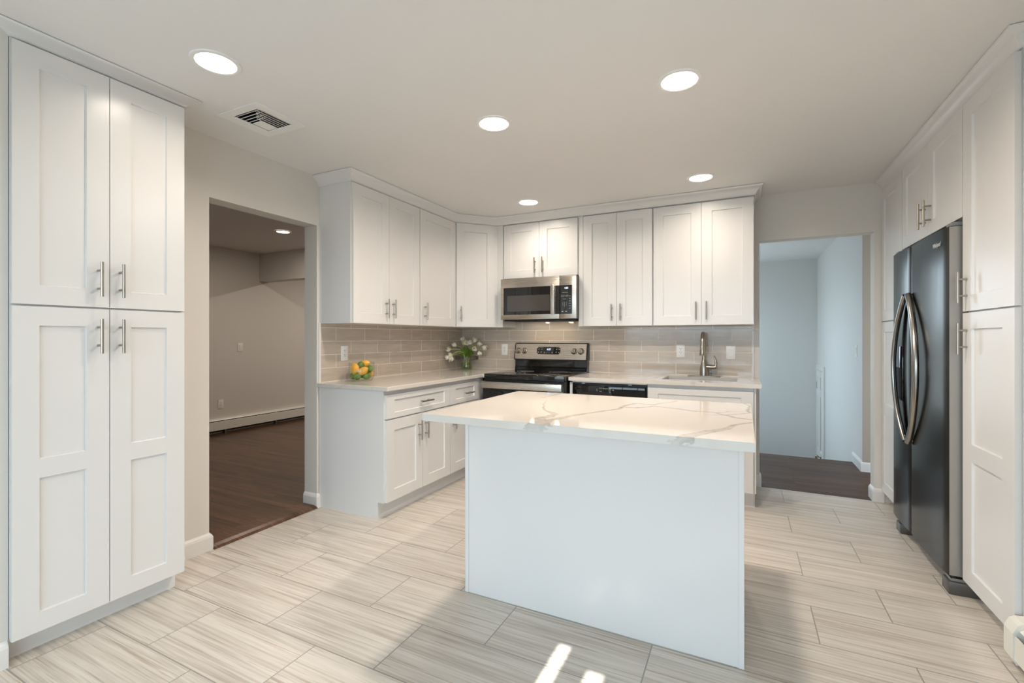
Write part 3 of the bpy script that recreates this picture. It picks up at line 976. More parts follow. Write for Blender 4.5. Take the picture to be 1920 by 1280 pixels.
# ------------------------------------------------------------------ range
RW = 0.776
t = thing('kitchen_range', 'black and stainless electric range with glass cooktop, between the two counters', 'range', (-2.118, 3.72, 0))
bm = B(); box(bm, 0.003, RW - 0.003, 0.0, 0.69, 0.05, 0.872); box(bm, 0.03, RW - 0.03, 0.05, 0.66, 0.0, 0.05); obj('body', bm, M_black, t)
bm = B(); box(bm, -0.001, RW + 0.001, -0.012, 0.625, 0.872, 0.922, 0.007, 3); obj('cooktop', bm, M_gloss, t, smooth=True, angle=40)
for bx_, by_, r in ((0.21, 0.16, 0.115), (0.57, 0.16, 0.09), (0.21, 0.44, 0.08), (0.57, 0.44, 0.105)):
    bm = B()
    for q in (r, r * 0.62):
        lathe(bm, [(q - 0.0025, 0.9222), (q - 0.0025, 0.9226), (q + 0.0025, 0.9226), (q + 0.0025, 0.9222)], 40, at=(bx_, by_, 0))
    obj('burner_ring', bm, M_red, t)
bm = B(); box(bm, 0.003, RW - 0.003, -0.036, -0.0006, 0.20, 0.862, 0.004, 2)
d = obj('oven_door', bm, M_gloss, t, smooth=True, angle=40)
bm = B(); box(bm, 0.10, RW - 0.10, -0.0375, -0.0362, 0.36, 0.72); obj('window', bm, M_screen, d)
bm = B(); box(bm, 0.004, RW - 0.004, -0.074, -0.052, 0.797, 0.856, 0.005, 3)
for s in (0.012, RW - 0.044):
    box(bm, s, s + 0.032, -0.056, -0.034, 0.806, 0.847)
obj('handle', bm, M_steel, d, smooth=True, angle=40)
bm = B(); box(bm, 0.003, RW - 0.003, -0.034, -0.0006, 0.055, 0.192, 0.004, 2); obj('drawer', bm, M_steel, t, smooth=True, angle=40)
bm = B()
prism(bm, [(0.625, 0.905), (0.705, 0.905), (0.705, 1.034), (0.636, 1.034), (0.636, 0.96), (0.625, 0.945)], 'x', 0.004, RW - 0.004)
obj('riser', bm, M_gloss, t)
bm = B()
prism(bm, [(0.612, 1.022), (0.702, 1.030), (0.702, 1.196), (0.650, 1.196)], 'x', -0.004, RW + 0.004)
bmesh.ops.bevel(bm, geom=bm.edges[:], offset=0.006, segments=2, affect='EDGES')
bk = obj('control_panel', bm, M_black, t, smooth=True, angle=40)
dirv = Vector((0, 0.038, 0.174)).normalized()
nrm = Vector((0, -0.174, 0.038)).normalized()
P0 = Vector((0, 0.612, 1.022))
def onpanel(x, z, off=0.0):
    k = (z - 1.022) / dirv.z
    return Vector((x, 0, 0)) + P0 + dirv * k + nrm * off
def panel_plate(bm, x0, x1, z0, z1, o0, o1):
    a = [onpanel(x, z, o0) for x, z in ((x0, z0), (x1, z0), (x1, z1), (x0, z1))]
    b = [onpanel(x, z, o1) for x, z in ((x0, z0), (x1, z0), (x1, z1), (x0, z1))]
    va = [bm.verts.new(p) for p in a]; vb = [bm.verts.new(p) for p in b]
    bm.faces.new(va[::-1]); bm.faces.new(vb)
    for k in range(4):
        bm.faces.new([va[k], va[(k + 1) % 4], vb[(k + 1) % 4], vb[k]])
bm = B(); panel_plate(bm, 0.010, RW - 0.010, 1.034, 1.186, 0.0, 0.0022); obj('steel_face', bm, M_steel, bk)
bm = B(); panel_plate(bm, 0.249, 0.500, 1.082, 1.156, 0.0022, 0.0036)
es = [e for e in bm.edges if abs((e.verts[0].co - e.verts[1].co).normalized().dot(nrm)) > 0.9]
bmesh.ops.bevel(bm, geom=es, offset=0.012, segments=4, affect='EDGES')
obj('display', bm, M_gloss, bk)
PROT = Matrix((Vector((1, 0, 0)), dirv, nrm)).transposed()
text('clock_digits', '4:07', 0.026, M_clock, bk, onpanel(0.378, 1.130, 0.0042), PROT)
def ptxt(s, x, z, size=0.010):
    return (s, x, z, size)
for x, z, w_, h_ in [(0.262, 1.147, .026, .002), (0.291, 1.147, .026, .002), (0.458, 1.145, .03, .003), (0.264, 1.131, .014, .003), (0.295, 1.131, .014, .003), (0.455, 1.128, .012, .006), (0.483, 1.128, .012, .006), (0.262, 1.1, .01, .007), (0.293, 1.1, .01, .007), (0.328, 1.096, .008, .008), (0.358, 1.097, .004, .004), (0.382, 1.097, .004, .004), (0.412, 1.096, .009, .009), (0.453, 1.1, .009, .008), (0.481, 1.1, .011, .006)]:
    bm = B(); panel_plate(bm, x, x + w_, z, z + h_, 0.0036, 0.0040); obj('touch_key', bm, M_ink, bk)
for kx in (0.039, 0.110, 0.642, 0.713):
    kn = B()
    lathe(kn, [(0.0, 0.0), (0.027, 0.0), (0.027, 0.003), (0.0235, 0.005), (0.0215, 0.024), (0.0195, 0.0265), (0.0, 0.0265)], 28, at=onpanel(kx, 1.114, 0.0022), axis=nrm)
    k_ = obj('knob', kn, M_nickel, bk, smooth=True, angle=40)
    bm = B(); lathe(bm, [(0.0, 0.0), (0.031, 0.0), (0.030, 0.0012), (0.0, 0.0012)], 28, at=onpanel(kx, 1.114, 0.0022), axis=nrm); obj('dial_ring', bm, M_black, bk)
    bm = B()
    a_ = [onpanel(kx - 0.0022, 1.098, 0.0288), onpanel(kx + 0.0022, 1.098, 0.0288), onpanel(kx + 0.0022, 1.131, 0.0288), onpanel(kx - 0.0022, 1.131, 0.0288)]
    quad(bm, *a_); obj('pointer', bm, M_black, k_)
    bm = B(); arc = []
    for q in range(19):
        a = -2.3 + q * 4.6 / 18
        arc.append(onpanel(kx, 1.114, 0.0024) + Vector((math.sin(a), 0, 0)) * 0.034 + dirv * math.cos(a) * 0.034)
    tube(bm, arc, 0.0006, 4)
    obj('dial_print', bm, M_black, bk)

# ------------------------------------------------------------------ microwave
t = thing('microwave_oven', 'stainless over-the-range microwave with black glass door above the range', 'microwave', (-2.115, 4.03, 1.41))
MW, MH = 0.768, 0.405
bm = B(); box(bm, 0.006, MW - 0.004, 0.031, 0.385, 0.012, MH - 0.002); obj('body', bm, M_black, t)
bm = B(); box(bm, 0, 0.606, 0, 0.030, 0.012, MH, 0.004, 2); d = obj('door', bm, M_steel, t, smooth=True, angle=40)
bm = B(); box(bm, 0.032, 0.530, -0.0015, 0.0005, 0.058, 0.318); g_ = obj('glass', bm, M_gloss, d)
bm = B(); box(bm, 0.072, 0.513, -0.0022, -0.0013, 0.090, 0.240); obj('window', bm, M_screen, d)
bm = B(); box(bm, 0.567, 0.606, -0.0018, 0.0005, 0.056, 0.318); obj('handle_recess', bm, M_dark, d)
bm = B(); box(bm, 0.531, 0.567, -0.036, -0.022, 0.052, 0.325, 0.005, 3); box(bm, 0.538, 0.560, -0.024, 0.0, 0.06, 0.085); box(bm, 0.538, 0.560, -0.024, 0.0, 0.29, 0.315)
obj('handle', bm, M_steelv, d, smooth=True, angle=40)
bm = B()
ring = [(0.375 + 0.0135 * math.cos(2 * PI * k / 28), -0.0012, 0.362 + 0.0135 * math.sin(2 * PI * k / 28)) for k in range(29)]
tube(bm, ring, 0.0016, 6, False)
tube(bm, [(0.375 + 0.007 * math.cos(a) - 0.003, -0.0012, 0.362 + 0.008 * math.sin(a)) for a in [0.6 + 0.45 * k for k in range(11)]], 0.0012, 6)
tube(bm, [(0.380, -0.0012, 0.369), (0.378, -0.0012, 0.362), (0.383, -0.0012, 0.357)], 0.0012, 6)
obj('emblem', bm, M_nickel, d, smooth=True)
bm = B(); box(bm, 0.609, MW, 0, 0.030, 0.012, MH, 0.004, 2); cp = obj('control_section', bm, M_steel, t, smooth=True, angle=40)
bm = B(); box(bm, 0.6095, 0.729, -0.0018, 0.0005, 0.056, 0.318); obj('keypad', bm, M_gloss, cp)
text('clock_digits', '4:05', 0.022, M_clockw, cp, (0.675, -0.0024, 0.291), FRONT)
rows = [('1', '2', '3'), ('4', '5', '6'), ('7', '8', '9'), ('0',)]
keys = B()
for r in range(3):
    for q in range(3):
        pass
lab = '\n'.join('   '.join(r) for r in rows[:3]) + '\n   0   '
text('key_print', lab, 0.0125, M_ink, cp, (0.658, -0.0022, 0.142), FRONT, 0.0002)
text('key_print', 'POPCORN  COOK\nDEFROST  REHEAT', 0.0085, M_ink, cp, (0.660, -0.0022, 0.220), FRONT, 0.0002)
for x, z, w_, h_ in [(0.702, 0.105 + 0.022 * k, 0.014, 0.004) for k in range(6)] + [(0.630, 0.075, 0.016, 0.007), (0.665, 0.075, 0.016, 0.007), (0.636, 0.25, 0.054, 0.0025), (0.640, 0.19, 0.035, 0.0025)]:
    bm = B(); box(bm, x, x + w_, -0.0022, -0.0017, z, z + h_); obj('touch_key', bm, M_ink, cp)
bm = B(); box(bm, 0.03, MW - 0.02, 0.02, 0.37, 0.0, 0.0115); obj('vent_grille', bm, M_dark, t)
for x in (-1.86, -1.60):
    light('cooktop_lamp', 'AREA', (x, 4.22, 1.408), 0.6, (1, 0.82, 0.6), (x, 4.30, 0.9), shape='DISK', size=0.045)

# ------------------------------------------------------------------ dishwasher
t = thing('dishwasher', 'black dishwasher with printed control strip, under the counter beside the range', 'dishwasher', (-1.301, 3.80, 0))
DWW = 0.617
bm = B(); box(bm, 0.004, DWW - 0.004, 0.03, 0.57, 0.1, 0.862); box(bm, 0.02, DWW - 0.02, 0.07, 0.5, 0, 0.1); obj('body', bm, M_black, t)
bm = B(); box(bm, 0.003, DWW - 0.003, -0.004, 0.028, 0.115, 0.758, 0.003, 2); obj('door', bm, M_gloss, t, smooth=True, angle=40)
bm = B(); box(bm, 0.003, DWW - 0.012, -0.010, 0.028, 0.766, 0.852, 0.004, 2); cp = obj('control_panel', bm, M_gloss, t, smooth=True, angle=40)
bm = B(); prism(bm, [(0.20, 0.770), (0.42, 0.770), (0.40, 0.758), (0.22, 0.758)], 'y', -0.016, -0.0105); obj('latch_grip', bm, M_black, cp)
for z in (0.810, 0.822):
    bm = B(); box(bm, 0.022, 0.09, -0.0106, -0.0099, z, z + 0.004); obj('vent_slot', bm, M_dark, cp)
for x, z, w_, h_ in [(.232, .829, .028, .003), (.265, .826, .01, .006), (.280, .824, .008, .006), (.293, .827, .012, .004), (.318, .829, .012, .004), (.236, .800, .018, .004), (.315, .800, .014, .004), (.212, .806, .006, .006), (.212, .818, .006, .006), (.345, .815, .01, .006)]:
    bm = B(); box(bm, x, x + w_, -0.0106, -0.0099, z, z + h_); obj('touch_key', bm, M_ink, cp)
for x in (0.08, 0.47):
    bm = B(); box(bm, x, x + 0.03, -0.002, 0.03, 0.862, 0.868); obj('mounting_clip', bm, M_galv, t)

# ------------------------------------------------------------------ refrigerator
t = thing('refrigerator', 'black stainless side-by-side refrigerator with bowed handles, set into the tall white cabinets', 'refrigerator', (0.898, 3.918, 0), R90)
FW = 0.933
bm = B(); box(bm, 0.004, FW - 0.004, 0.072, 0.66, 0.03, 1.772); obj('body', bm, M_black, t)
def fridge_door(x0, x1, name):
    bm = B(); n = 16
    z0, z1, th, bul = 0.089, 1.790, 0.056, 0.010
    fr = []
    for k in range(n + 1):
        u = k / n
        e = 2 * u - 1
        fr.append((x0 + (x1 - x0) * u, -bul * (1 - e * e) + (0.004 if k in (0, n) else 0)))
    prism(bm, fr + [(x1, th), (x0, th)], 'z', z0, z1)
    o = obj(name, bm, M_blackst, t, smooth=True, angle=35)
    bm = B(); box(bm, x0, x1, th, th + 0.013, z0 + 0.01, z1 - 0.01); obj('gasket', bm, M_grey, o)
    return o
dn_far = fridge_door(0.0, 0.3545, 'freezer_door')
dn = fridge_door(0.3595, FW, 'fridge_door')
bm = B(); box(bm, FW + 0.0002, FW + 0.0012, 0.004, 0.056, 0.092, 1.788); obj('edge_strip', bm, M_fridgeside, dn)
def bowed(x_end, x_mid, parent):
    bm = B(); pts = []
    for k in range(25):
        u = -1 + 2 * k / 24
        pts.append((x_end + (x_mid - x_end) * (1 - u * u) ** 0.9, -0.018 - 0.022 * (1 - u * u), 1.065 + 0.44 * u))
    tube(bm, pts, 0.0165, 14, True, 0.8)
    for z, s in ((0.64, 0), (1.49, 0)):
        tube(bm, [(x_end + (x_mid - x_end) * 0.06, 0.0, z), (x_end + (x_mid - x_end) * 0.06, -0.022, z)], 0.011, 10)
    h = obj('handle', bm, M_fridgebar, parent, smooth=True, angle=60)
    bm = B()
    sgn = 1 if x_mid < x_end else -1
    tube(bm, [(p[0] + sgn * 0.015, p[1] + 0.003, p[2]) for p in pts[1:-1]], 0.007, 8)
    obj('handle_inlay', bm, M_black, parent, smooth=True)
bowed(0.333, 0.182, dn_far)
bowed(0.381, 0.605, dn)
bm = B(); box(bm, 0.05, 0.25, -0.0125, -0.004, 0.855, 1.195, 0.004, 2); dp = obj('dispenser_panel', bm, M_gloss, dn_far, smooth=True, angle=40)
bm = B(); box(bm, 0.065, 0.235, -0.0135, -0.0122, 0.87, 1.06); obj('dispenser_recess', bm, M_dark, dn_far)
text('logo', 'Whirlpool', 0.032, mat('logo_silver', (0.72, 0.69, 0.64), 0.35, 0.5), dn, (0.809, -0.0092, 1.720), FRONT, 0.0006, 0.78, 0.25)
bm = B(); box(bm, 0.03, FW - 0.03, 0.06, 0.10, 0.02, 0.085); obj('kick_grille', bm, M_dark, t)
for x in (0.07, FW - 0.082):
    bm = B(); box(bm, x, x + 0.088, 0.0, 0.60, 0.0, 0.062, 0.006, 2); obj('foot_cover', bm, M_foot, t, smooth=True, angle=40)
for x in (0.004, FW - 0.07):
    bm = B(); box(bm, x, x + 0.066, 0.012, 0.16, 1.7905, 1.812, 0.005, 2); obj('hinge_cover', bm, M_grey, t)
bm = B(); box(bm, FW - 0.075, FW - 0.004, 0.01, 0.10, 0.064, 0.0775); tube(bm, [(FW - 0.04, 0.03, 0.062), (FW - 0.04, 0.03, 0.0885)], 0.008, 10); obj('hinge', bm, M_galv, t)

# ------------------------------------------------------------------ baseboard heaters
t = thing('baseboard_heater', 'cream baseboard heater with rounded end cap beside the near pantry cabinet', 'heater', (XRN, 2.472, 0))
prof = [(0, 0.025), (-0.050, 0.025), (-0.060, 0.045), (-0.060, 0.140), (-0.045, 0.172), (-0.030, 0.182), (0, 0.185)]
bm = B(); prism(bm, prof, 'y', 0.0, -0.075)
bmesh.ops.bevel(bm, geom=[e for e in bm.edges if all(abs(v.co.y) < 1e-6 for v in e.verts)], offset=0.008, segments=2, affect='EDGES')
obj('end_cap', bm, M_heat, t)
bm = B(); prism(bm, [(-0.045, 0.03), (-0.056, 0.045), (-0.056, 0.135), (-0.052, 0.135), (-0.052, 0.047), (-0.042, 0.033)], 'y', -0.077, -2.4); obj('front_panel', bm, M_heat, t)
bm = B(); prism(bm, [(0, 0.16), (-0.040, 0.150), (-0.042, 0.154), (-0.004, 0.182), (0, 0.182)], 'y', -0.077, -2.4); obj('damper', bm, M_heat, t)
bm = B(); prism(bm, [(0, 0.02), (-0.004, 0.02), (-0.004, 0.19), (0, 0.19)], 'y', -0.077, -2.4); obj('back_plate', bm, M_heat, t)
bm = B()
for k in range(90):
    box(bm, -0.045, -0.008, -0.16 - 0.025 * k, -0.158 - 0.025 * k, 0.06, 0.125)
tube(bm, [(-0.026, -0.14, 0.092), (-0.026, -2.4, 0.092)], 0.011, 10); obj('fins', bm, M_galv, t)
t = thing('baseboard_heater', 'long cream baseboard heater along the far wall of the dark-floored room', 'heater', (XF, 2.0, 0))
bm = B(); prism(bm, [(0.058, 0.046), (0.064, 0.050), (0.064, 0.158), (0.060, 0.162), (0.056, 0.158)], 'y', 0, 5.5); obj('front_panel', bm, M_heat, t)
bm = B(); prism(bm, [(0, 0.176), (0.05, 0.176), (0.058, 0.170), (0.060, 0.174), (0.052, 0.186), (0, 0.195)], 'y', 0, 5.5); obj('top_cover', bm, M_heat, t)
bm = B(); box(bm, 0, 0.004, 0, 5.5, 0.02, 0.19); box(bm, 0.004, 0.05, 0, 5.5, 0.03, 0.17); obj('fins', bm, M_dark, t)
for k in range(8):
    bm = B(); box(bm, 0.004, 0.0575, 0.35 + 0.74 * k, 0.362 + 0.74 * k, 0.0, 0.174); obj('bracket', bm, M_galv, t)

# ------------------------------------------------------------------ outlets and switches (local: plate faces -y)
def plate(loc, rz, label, kind, group=None):
    t = thing('wall_outlet' if kind == 'outlet' else 'light_switch', label, 'outlet' if kind == 'outlet' else 'switch', loc, rz, group)
    bm = B(); box(bm, -0.0355, 0.0355, -0.0055, 0.0, -0.0575, 0.0575, 0.002, 2); obj('cover_plate', bm, M_white, t, smooth=True, angle=40)
    if kind == 'outlet':
        bm = B(); box(bm, -0.0165, 0.0165, -0.0072, -0.005, -0.034, 0.034, 0.001, 1); f = obj('receptacle', bm, M_white, t)
        bm = B()
        for z in (0.0165, -0.0165):
            box(bm, -0.0075, -0.0050, -0.0076, -0.0071, z + 0.001, z + 0.010)
            box(bm, 0.0050, 0.0075, -0.0076, -0.0071, z + 0.001, z + 0.010)
            lathe(bm, [(0, 0), (0.0028, 0), (0.0028, 0.0006), (0, 0.0006)], 10, at=(0, -0.0072, z - 0.007), axis=(0, -1, 0))
        obj('slots', bm, M_dark, f)
    else:
        bm = B(); prism(bm, [(-0.0055, -0.033), (-0.0075, -0.033), (-0.0105, 0.033), (-0.0055, 0.033)], 'x', -0.0165, 0.0165); obj('rocker', bm, M_white, t)
    for z in (0.048, -0.048):
        bm = B(); lathe(bm, [(0, 0), (0.003, 0), (0.0024, 0.001), (0, 0.0012)], 10, at=(0, -0.0055, z), axis=(0, -1, 0)); obj('screw', bm, M_white, t)
plate((XL + 0.009, 2.706, 1.126), L90, 'white wall outlet on the tile directly above the fruit bowl', 'outlet')
plate((-2.272, YB - 0.009, 1.124), 0, 'white wall outlet on the tile between tulips and range', 'outlet')
plate((-0.499, YB - 0.009, 1.130), 0, 'white wall outlet on the tile between range and faucet', 'outlet')
plate((-0.093, YB - 0.009, 1.122), 0, 'white rocker switch on the tile beside the faucet, by the hall doorway', 'switch')
plate((XF, 4.068, 1.118), L90, 'white light switch on the far wall of the dark-floored room', 'switch')
plate((XF, 3.804, 0.378), L90, 'white low wall outlet above the heater in the dark-floored room', 'outlet')
plate((1.0, 5.60, 1.12), R90, 'white light switch on the hall wall seen through the doorway', 'switch')

# ------------------------------------------------------------------ door at the bottom of the hall stairs
bm = door_bm(0.0, 0.62, -1.195, 0.775, side=0.08, top=0.09, bot=0.2, th=0.03, splits=[(-0.52, -0.36), (0.40, 0.50)])
dr = struct('door_1', bm, M_trim)
dr.location = (0.985, 8.25, 0); dr.rotation_euler = (0, 0, R90)
bm = B(); box(bm, 0.27, 0.35, -0.001, 0.006, -1.195, 0.775); obj('mullion', bm, M_trim, dr)
bm = B()
box(bm, 0.62, 0.69, -0.006, 0.015, -1.2, 0.85, 0.003, 1); box(bm, -0.045, 0.0, -0.006, 0.015, -1.2, 0.85, 0.003, 1); box(bm, 0.0, 0.62, -0.006, 0.015, 0.78, 0.85, 0.003, 1)
obj('casing', bm, M_trim, dr)
bm = B(); lathe(bm, [(0, 0.0), (0.03, 0.0), (0.03, 0.006), (0.011, 0.012), (0.011, 0.03), (0.026, 0.042), (0.029, 0.055), (0.022, 0.068), (0, 0.07)], 20, at=(0.42, 0.0, -0.43), axis=(0, -1, 0)); obj('knob', bm, M_nickel, dr, smooth=True)
bm = B(); box(bm, 0.0, 0.028, -0.004, 0.0, 0.50, 0.60); obj('hinge', bm, M_grey, dr)

# ------------------------------------------------------------------ fruit bowl
RV = Vector((math.cos(math.radians(26.3)), math.sin(math.radians(26.3)), 0))
FV = Vector((math.sin(math.radians(26.3)), -math.cos(math.radians(26.3)), 0))      # towards the viewer
BC = Vector((-2.645, 2.725, CT))
bm = B()
lathe(bm, [(0, 0.0005), (0.070, 0.0005), (0.082, 0.004), (0.090, 0.014), (0.094, 0.03), (0.096, 0.142), (0.0945, 0.144), (0.093, 0.142), (0.091, 0.032), (0.086, 0.018), (0.078, 0.012), (0, 0.010)], 48)
t = tag(obj('fruit_bowl', bm, M_glass, smooth=True), 'clear glass bowl heaped with lemons and limes on the counter by the outlet', 'bowl')
t.location = BC
def fruit_bm(a, b, tip):
    bm = B(); n = 18; prof = [(0, -a - tip)]
    for k in range(1, n):
        th = -PI / 2 + PI * k / n
        z = a * math.sin(th); r = b * math.cos(th)
        if tip and abs(z) > a * 0.86:
            z += math.copysign(tip * ((abs(z) / a - 0.86) / 0.14) ** 1.5, z)
        prof.append((r, z))
    prof.append((0, a + tip))
    lathe(bm, prof, 26)
    return bm
lemon0 = obj('lemon', fruit_bm(0.040, 0.0305, 0.006), M_lemon, smooth=True)
lime0 = obj('lime', fruit_bm(0.0285, 0.0255, 0.0025), M_lime, smooth=True)
FR = [  # kind, right, towards viewer, up, axis (right, toward, up), label
 ('lemon', -0.036, 0.040, 0.092, (0.12, -0.1, 1), 'upright lemon at the front of the glass bowl'),
 ('lemon', 0.026, 0.046, 0.080, (0.9, 0.1, 0.55), 'tilted lemon at the front of the glass bowl, leaning up to the side'),
 ('lemon', -0.060, -0.028, 0.094, (-0.15, 0.1, 1), 'lemon partly hidden behind the upright lemon in the glass bowl'),
 ('lemon', 0.014, -0.034, 0.128, (1, 0.2, 0.25), 'topmost lemon at the back of the glass bowl'),
 ('lemon', 0.050, -0.034, 0.052, (0.3, 0.6, 0.5), 'lemon low at the back of the bowl, showing behind a lime'),
 ('lime', -0.058, 0.022, 0.042, (0.4, 0.4, 0.8), 'lime on the bowl bottom under the hidden lemon, towards the wide opening'),
 ('lime', -0.016, 0.056, 0.038, (1, 0.1, 0.1), 'lime on the bowl bottom, front and centre between two limes'),
 ('lime', 0.050, 0.034, 0.040, (0.8, -0.3, 0.5), 'lime on the bowl bottom beneath the tilted lemon'),
 ('lime', -0.006, 0.006, 0.124, (0.6, 0.2, 0.6), 'topmost lime resting between lemons in the glass bowl'),
 ('lime', 0.062, 0.002, 0.094, (0.1, 0.1, 1), 'upright lime pressed against the bowl side above the tile line'),
 ('lime', -0.012, -0.052, 0.042, (1, 0, 0), 'lime on the bowl bottom at the back, mostly hidden'),
]
done = set()
for kind, r, f, u, axv, lab_ in FR:
    src = lemon0 if kind == 'lemon' else lime0
    o = src if kind not in done else src.copy()
    if kind in done:
        C.objects.link(o)
    done.add(kind)
    o.location = BC + RV * r + FV * f + Vector((0, 0, u))
    av = RV * axv[0] + FV * axv[1] + Vector((0, 0, axv[2]))
    o.rotation_euler = av.to_track_quat('Z', 'Y').to_euler()
    tag(o, lab_, kind, 'fruit in the glass bowl')

# ------------------------------------------------------------------ vase of tulips
VC = Vector((-2.630, 4.235, CT))
t = thing('glass_vase', 'flared glass vase with a wide beaded rim band in the counter corner', 'vase', VC)
bm = B(); lathe(bm, [(0, 0.001), (0.058, 0.001), (0.062, 0.004), (0.060, 0.03), (0.058, 0.07), (0.060, 0.100), (0.0575, 0.100), (0.0555, 0.07), (0.057, 0.03), (0.055, 0.008), (0, 0.007)], 40)
obj('vase_wall', bm, M_glass, t, smooth=True)
bm = B(); lathe(bm, [(0, 0.0085), (0.0545, 0.0085), (0.0565, 0.03), (0.0550, 0.07), (0.0, 0.07)], 32); obj('water', bm, M_water, t, smooth=True)
bm = B(); lathe(bm, [(0.060, 0.100), (0.118, 0.097), (0.120, 0.099), (0.120, 0.140), (0.117, 0.142), (0.115, 0.140), (0.115, 0.104), (0.060, 0.103)], 48); rb = obj('rim_band', bm, M_glass, t, smooth=True, angle=40)
bm = B()
for k in range(44):
    for j, z in enumerate((0.109, 0.121, 0.133)):
        a = 2 * PI * (k + 0.5 * (j % 2)) / 44
        bmesh.ops.create_icosphere(bm, subdivisions=1, radius=0.0052, matrix=Matrix.Translation((0.1195 * math.cos(a), 0.1195 * math.sin(a), z)))
obj('rim_beads', bm, mat('smoky_beads', (0.10, 0.09, 0.085), 0.08, 0.6), t, smooth=True)

def petal(bm, az, open_, L, Wd, inner):
    n, m = 7, 5
    rows = []
    for i in range(n):
        u = i / (n - 1)
        w_ = Wd * math.sin(PI * (0.12 + 0.80 * u)) ** 0.8 * (1 - 0.35 * u ** 4)
        rr = (0.006 + 0.020 * math.sin(PI * min(1, u * 0.75 + 0.06)) + open_ * 0.014 * u ** 2) * inner
        z = L * u - 0.004 * (1 - u)
        row = []
        for j in range(m):
            v = (j / (m - 1) - 0.5) * 2
            a = az + v * w_ / max(rr, 0.012)
            row.append(bm.verts.new((rr * math.cos(a), rr * math.sin(a), z - 0.005 * v * v * u)))
        rows.append(row)
    for a, b in zip(rows, rows[1:]):
        for j in range(m - 1):
            bm.faces.new([a[j], a[j + 1], b[j + 1], b[j]])
def head_bm(seed):
    rnd = random.Random(seed)
    bm = B()
    op = rnd.uniform(-0.2, 0.9)
    for k in range(3):
        petal(bm, k * 2 * PI / 3 + 0.5, op * 0.6, 0.046, 0.017, 0.86)
    for k in range(3):
        petal(bm, k * 2 * PI / 3 + 0.5 + PI / 3, op + rnd.uniform(-.2, .5), 0.050 + rnd.uniform(-.004, .004), 0.019, 1.0)
    return bm
TUL = [ # right, up, toward, face direction (right, toward, up), green?, leaf?, label
 (-0.050, 0.322, -0.02, (-0.1, 0.2, 1), 1, 0, 'white tulip standing highest of the bouquet, close to the wall cabinet'),
 (-0.130, 0.262, 0.04, (-0.8, 0.3, 0.5), 0, 1, 'white tulip leaning out in front of the tiled corner, above the greenish bud'),
 (-0.182, 0.215, 0.09, (-0.9, 0.3, 0.1), 1, 0, 'greenish white tulip bud reaching sideways along the side wall tile'),
 (-0.196, 0.128, 0.10, (-0.9, 0.2, -0.5), 0, 0, 'white tulip drooping far out to the side, level with the beaded rim'),
 (-0.166, 0.155, 0.09, (-0.6, 0.2, 0.1), 1, 0, 'small white tulip tucked above two drooping ones'),
 (-0.148, 0.112, 0.11, (-0.2, 0.5, -0.9), 0, 0, 'white tulip hanging lowest, beside the beaded rim'),
 (-0.024, 0.285, 0.03, (-0.3, 0.4, 0.8), 1, 1, 'pale tulip half hidden near the middle of the bouquet top'),
 (0.008, 0.278, 0.06, (0.0, 0.9, 0.5), 0, 0, 'white tulip opening to the front in the middle of the bouquet'),
 (0.042, 0.285, 0.05, (0.3, 0.6, 0.6), 0, 1, 'white tulip at the bouquet middle, just below the high pair'),
 (0.086, 0.312, 0.0, (0.4, 0.2, 0.9), 0, 0, 'white tulip standing high on the range side of the bouquet'),
 (0.136, 0.272, -0.02, (0.8, 0.2, 0.4), 0, 0, 'white tulip leaning towards the range, under the high one'),
 (0.086, 0.218, 0.07, (0.3, 0.9, -0.2), 0, 1, 'white tulip facing front, lower on the range side'),
 (0.192, 0.228, 0.02, (0.8, 0.4, -0.5), 0, 0, 'white tulip reaching out most towards the range'),
 (0.140, 0.165, 0.06, (0.3, 0.4, -0.9), 0, 0, 'white tulip nodding down just above the beaded rim on the range side'),
]
def leaf_bm(base_, tip_, mid_, w_):
    bm = B(); n = 9
    rows = []
    base_, tip_, mid_ = Vector(base_), Vector(tip_), Vector(mid_)
    for i in range(n):
        u = i / (n - 1)
        p = base_ * (1 - u) ** 2 + mid_ * 2 * u * (1 - u) + tip_ * u * u
        d = ((mid_ - base_) * (1 - u) + (tip_ - mid_) * u).normalized()
        side = d.cross(FV).normalized()
        nrm_ = side.cross(d)
        ww = w_ * math.sin(PI * min(1, 0.08 + 0.92 * u)) ** 0.7
        rows.append([bm.verts.new(p + side * ww * v + nrm_ * 0.35 * ww * v * v) for v in (-1, -0.5, 0, 0.5, 1)])
    for a, b in zip(rows, rows[1:]):
        for j in range(4):
            bm.faces.new([a[j], a[j + 1], b[j + 1], b[j]])
    return bm
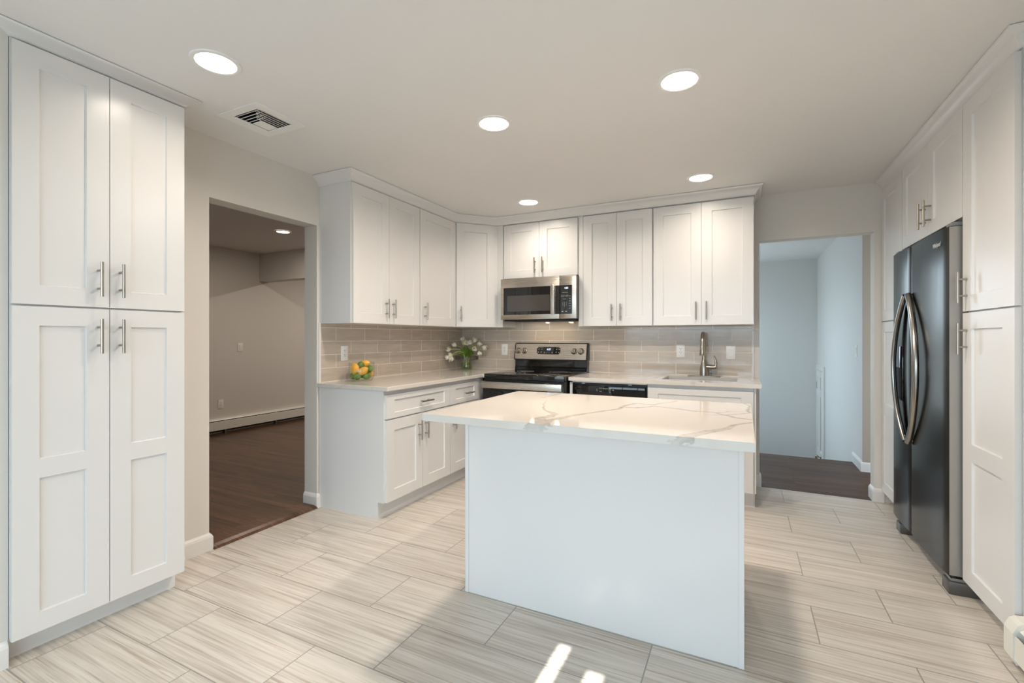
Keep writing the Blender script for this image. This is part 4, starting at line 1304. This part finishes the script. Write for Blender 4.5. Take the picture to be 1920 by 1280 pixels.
for k, (r, u, f, dv, green, leaf, lab_) in enumerate(TUL):
    rnd = random.Random(50 + k)
    t = thing('tulip', lab_, 'flower', VC, 0, 'white tulips in the glass vase')
    hp = RV * r + FV * f + Vector((0, 0, u))
    dirn = (RV * dv[0] + FV * dv[1] + Vector((0, 0, dv[2]))).normalized()
    a0 = rnd.uniform(0, 2 * PI)
    foot = Vector((0.035 * math.cos(a0), 0.035 * math.sin(a0), 0.012))
    neck = RV * r * 0.12 + FV * (f * 0.2) + Vector((0, 0, 0.125))
    end = hp - dirn * 0.024
    ctrl = end - dirn * 0.07 + Vector((0, 0, 0.02))
    pts = [foot]
    for i in range(1, 5):
        pts.append(foot.lerp(neck, i / 4))
    for i in range(1, 11):
        s = i / 10
        pts.append(neck * (1 - s) ** 3 + (neck + Vector((0, 0, 0.09))) * 3 * s * (1 - s) ** 2 + ctrl * 3 * s * s * (1 - s) + end * s ** 3)
    bm = B(); tube(bm, pts, 0.0032, 8); obj('stem', bm, M_stem, t, smooth=True)
    bm = head_bm(k)
    bm.transform(Matrix.Translation(end - dirn * 0.001) @ dirn.to_track_quat('Z', 'Y').to_matrix().to_4x4())
    h = obj('flower_head', bm, M_petalg if green else M_petal, t, smooth=True)
LEAVES = [(-0.06, 0.20, 0.05, 0.020, 1), (-0.10, 0.17, 0.07, 0.018, 1), (0.02, 0.23, 0.05, 0.024, 6), (0.05, 0.20, 0.07, 0.022, 8), (0.09, 0.17, 0.08, 0.020, 11), (-0.02, 0.25, 0.0, 0.022, 7), (0.11, 0.21, 0.02, 0.018, 10), (-0.085, 0.225, -0.01, 0.018, 2), (0.03, 0.17, 0.10, 0.020, 9)]
tl = [o for o in bpy.data.objects if o.name.startswith('tulip')]
tl.sort(key=lambda o: o.name)
for r, u, f, w_, idx in LEAVES:
    bm = leaf_bm(RV * r * 0.1 + Vector((0, 0, 0.105)), RV * r + FV * f + Vector((0, 0, u)), RV * r * 0.35 + FV * f * 0.4 + Vector((0, 0, u * 1.08)), w_)
    obj('leaf', bm, M_leaf, tl[idx], smooth=True)

# groups of repeated things
for kind, grp in (('wall_cabinet', 'white wall cabinets along the ceiling'), ('corner_wall_cabinet', 'white wall cabinets along the ceiling'), ('base_cabinet', 'white base cabinets'), ('pantry_cabinet', 'tall white pantry cabinets'),
                  ('countertop', 'white quartz countertops'), ('wall_outlet', 'white wall outlets'), ('light_switch', 'white light switches'), ('crown_moulding', 'white crown mouldings'), ('baseboard_heater', 'baseboard heaters'), ('ceiling_light', 'recessed ceiling lights')):
    for o in bpy.data.objects:
        if o.parent is None and o.name.split('.')[0] == kind:
            o['group'] = grp
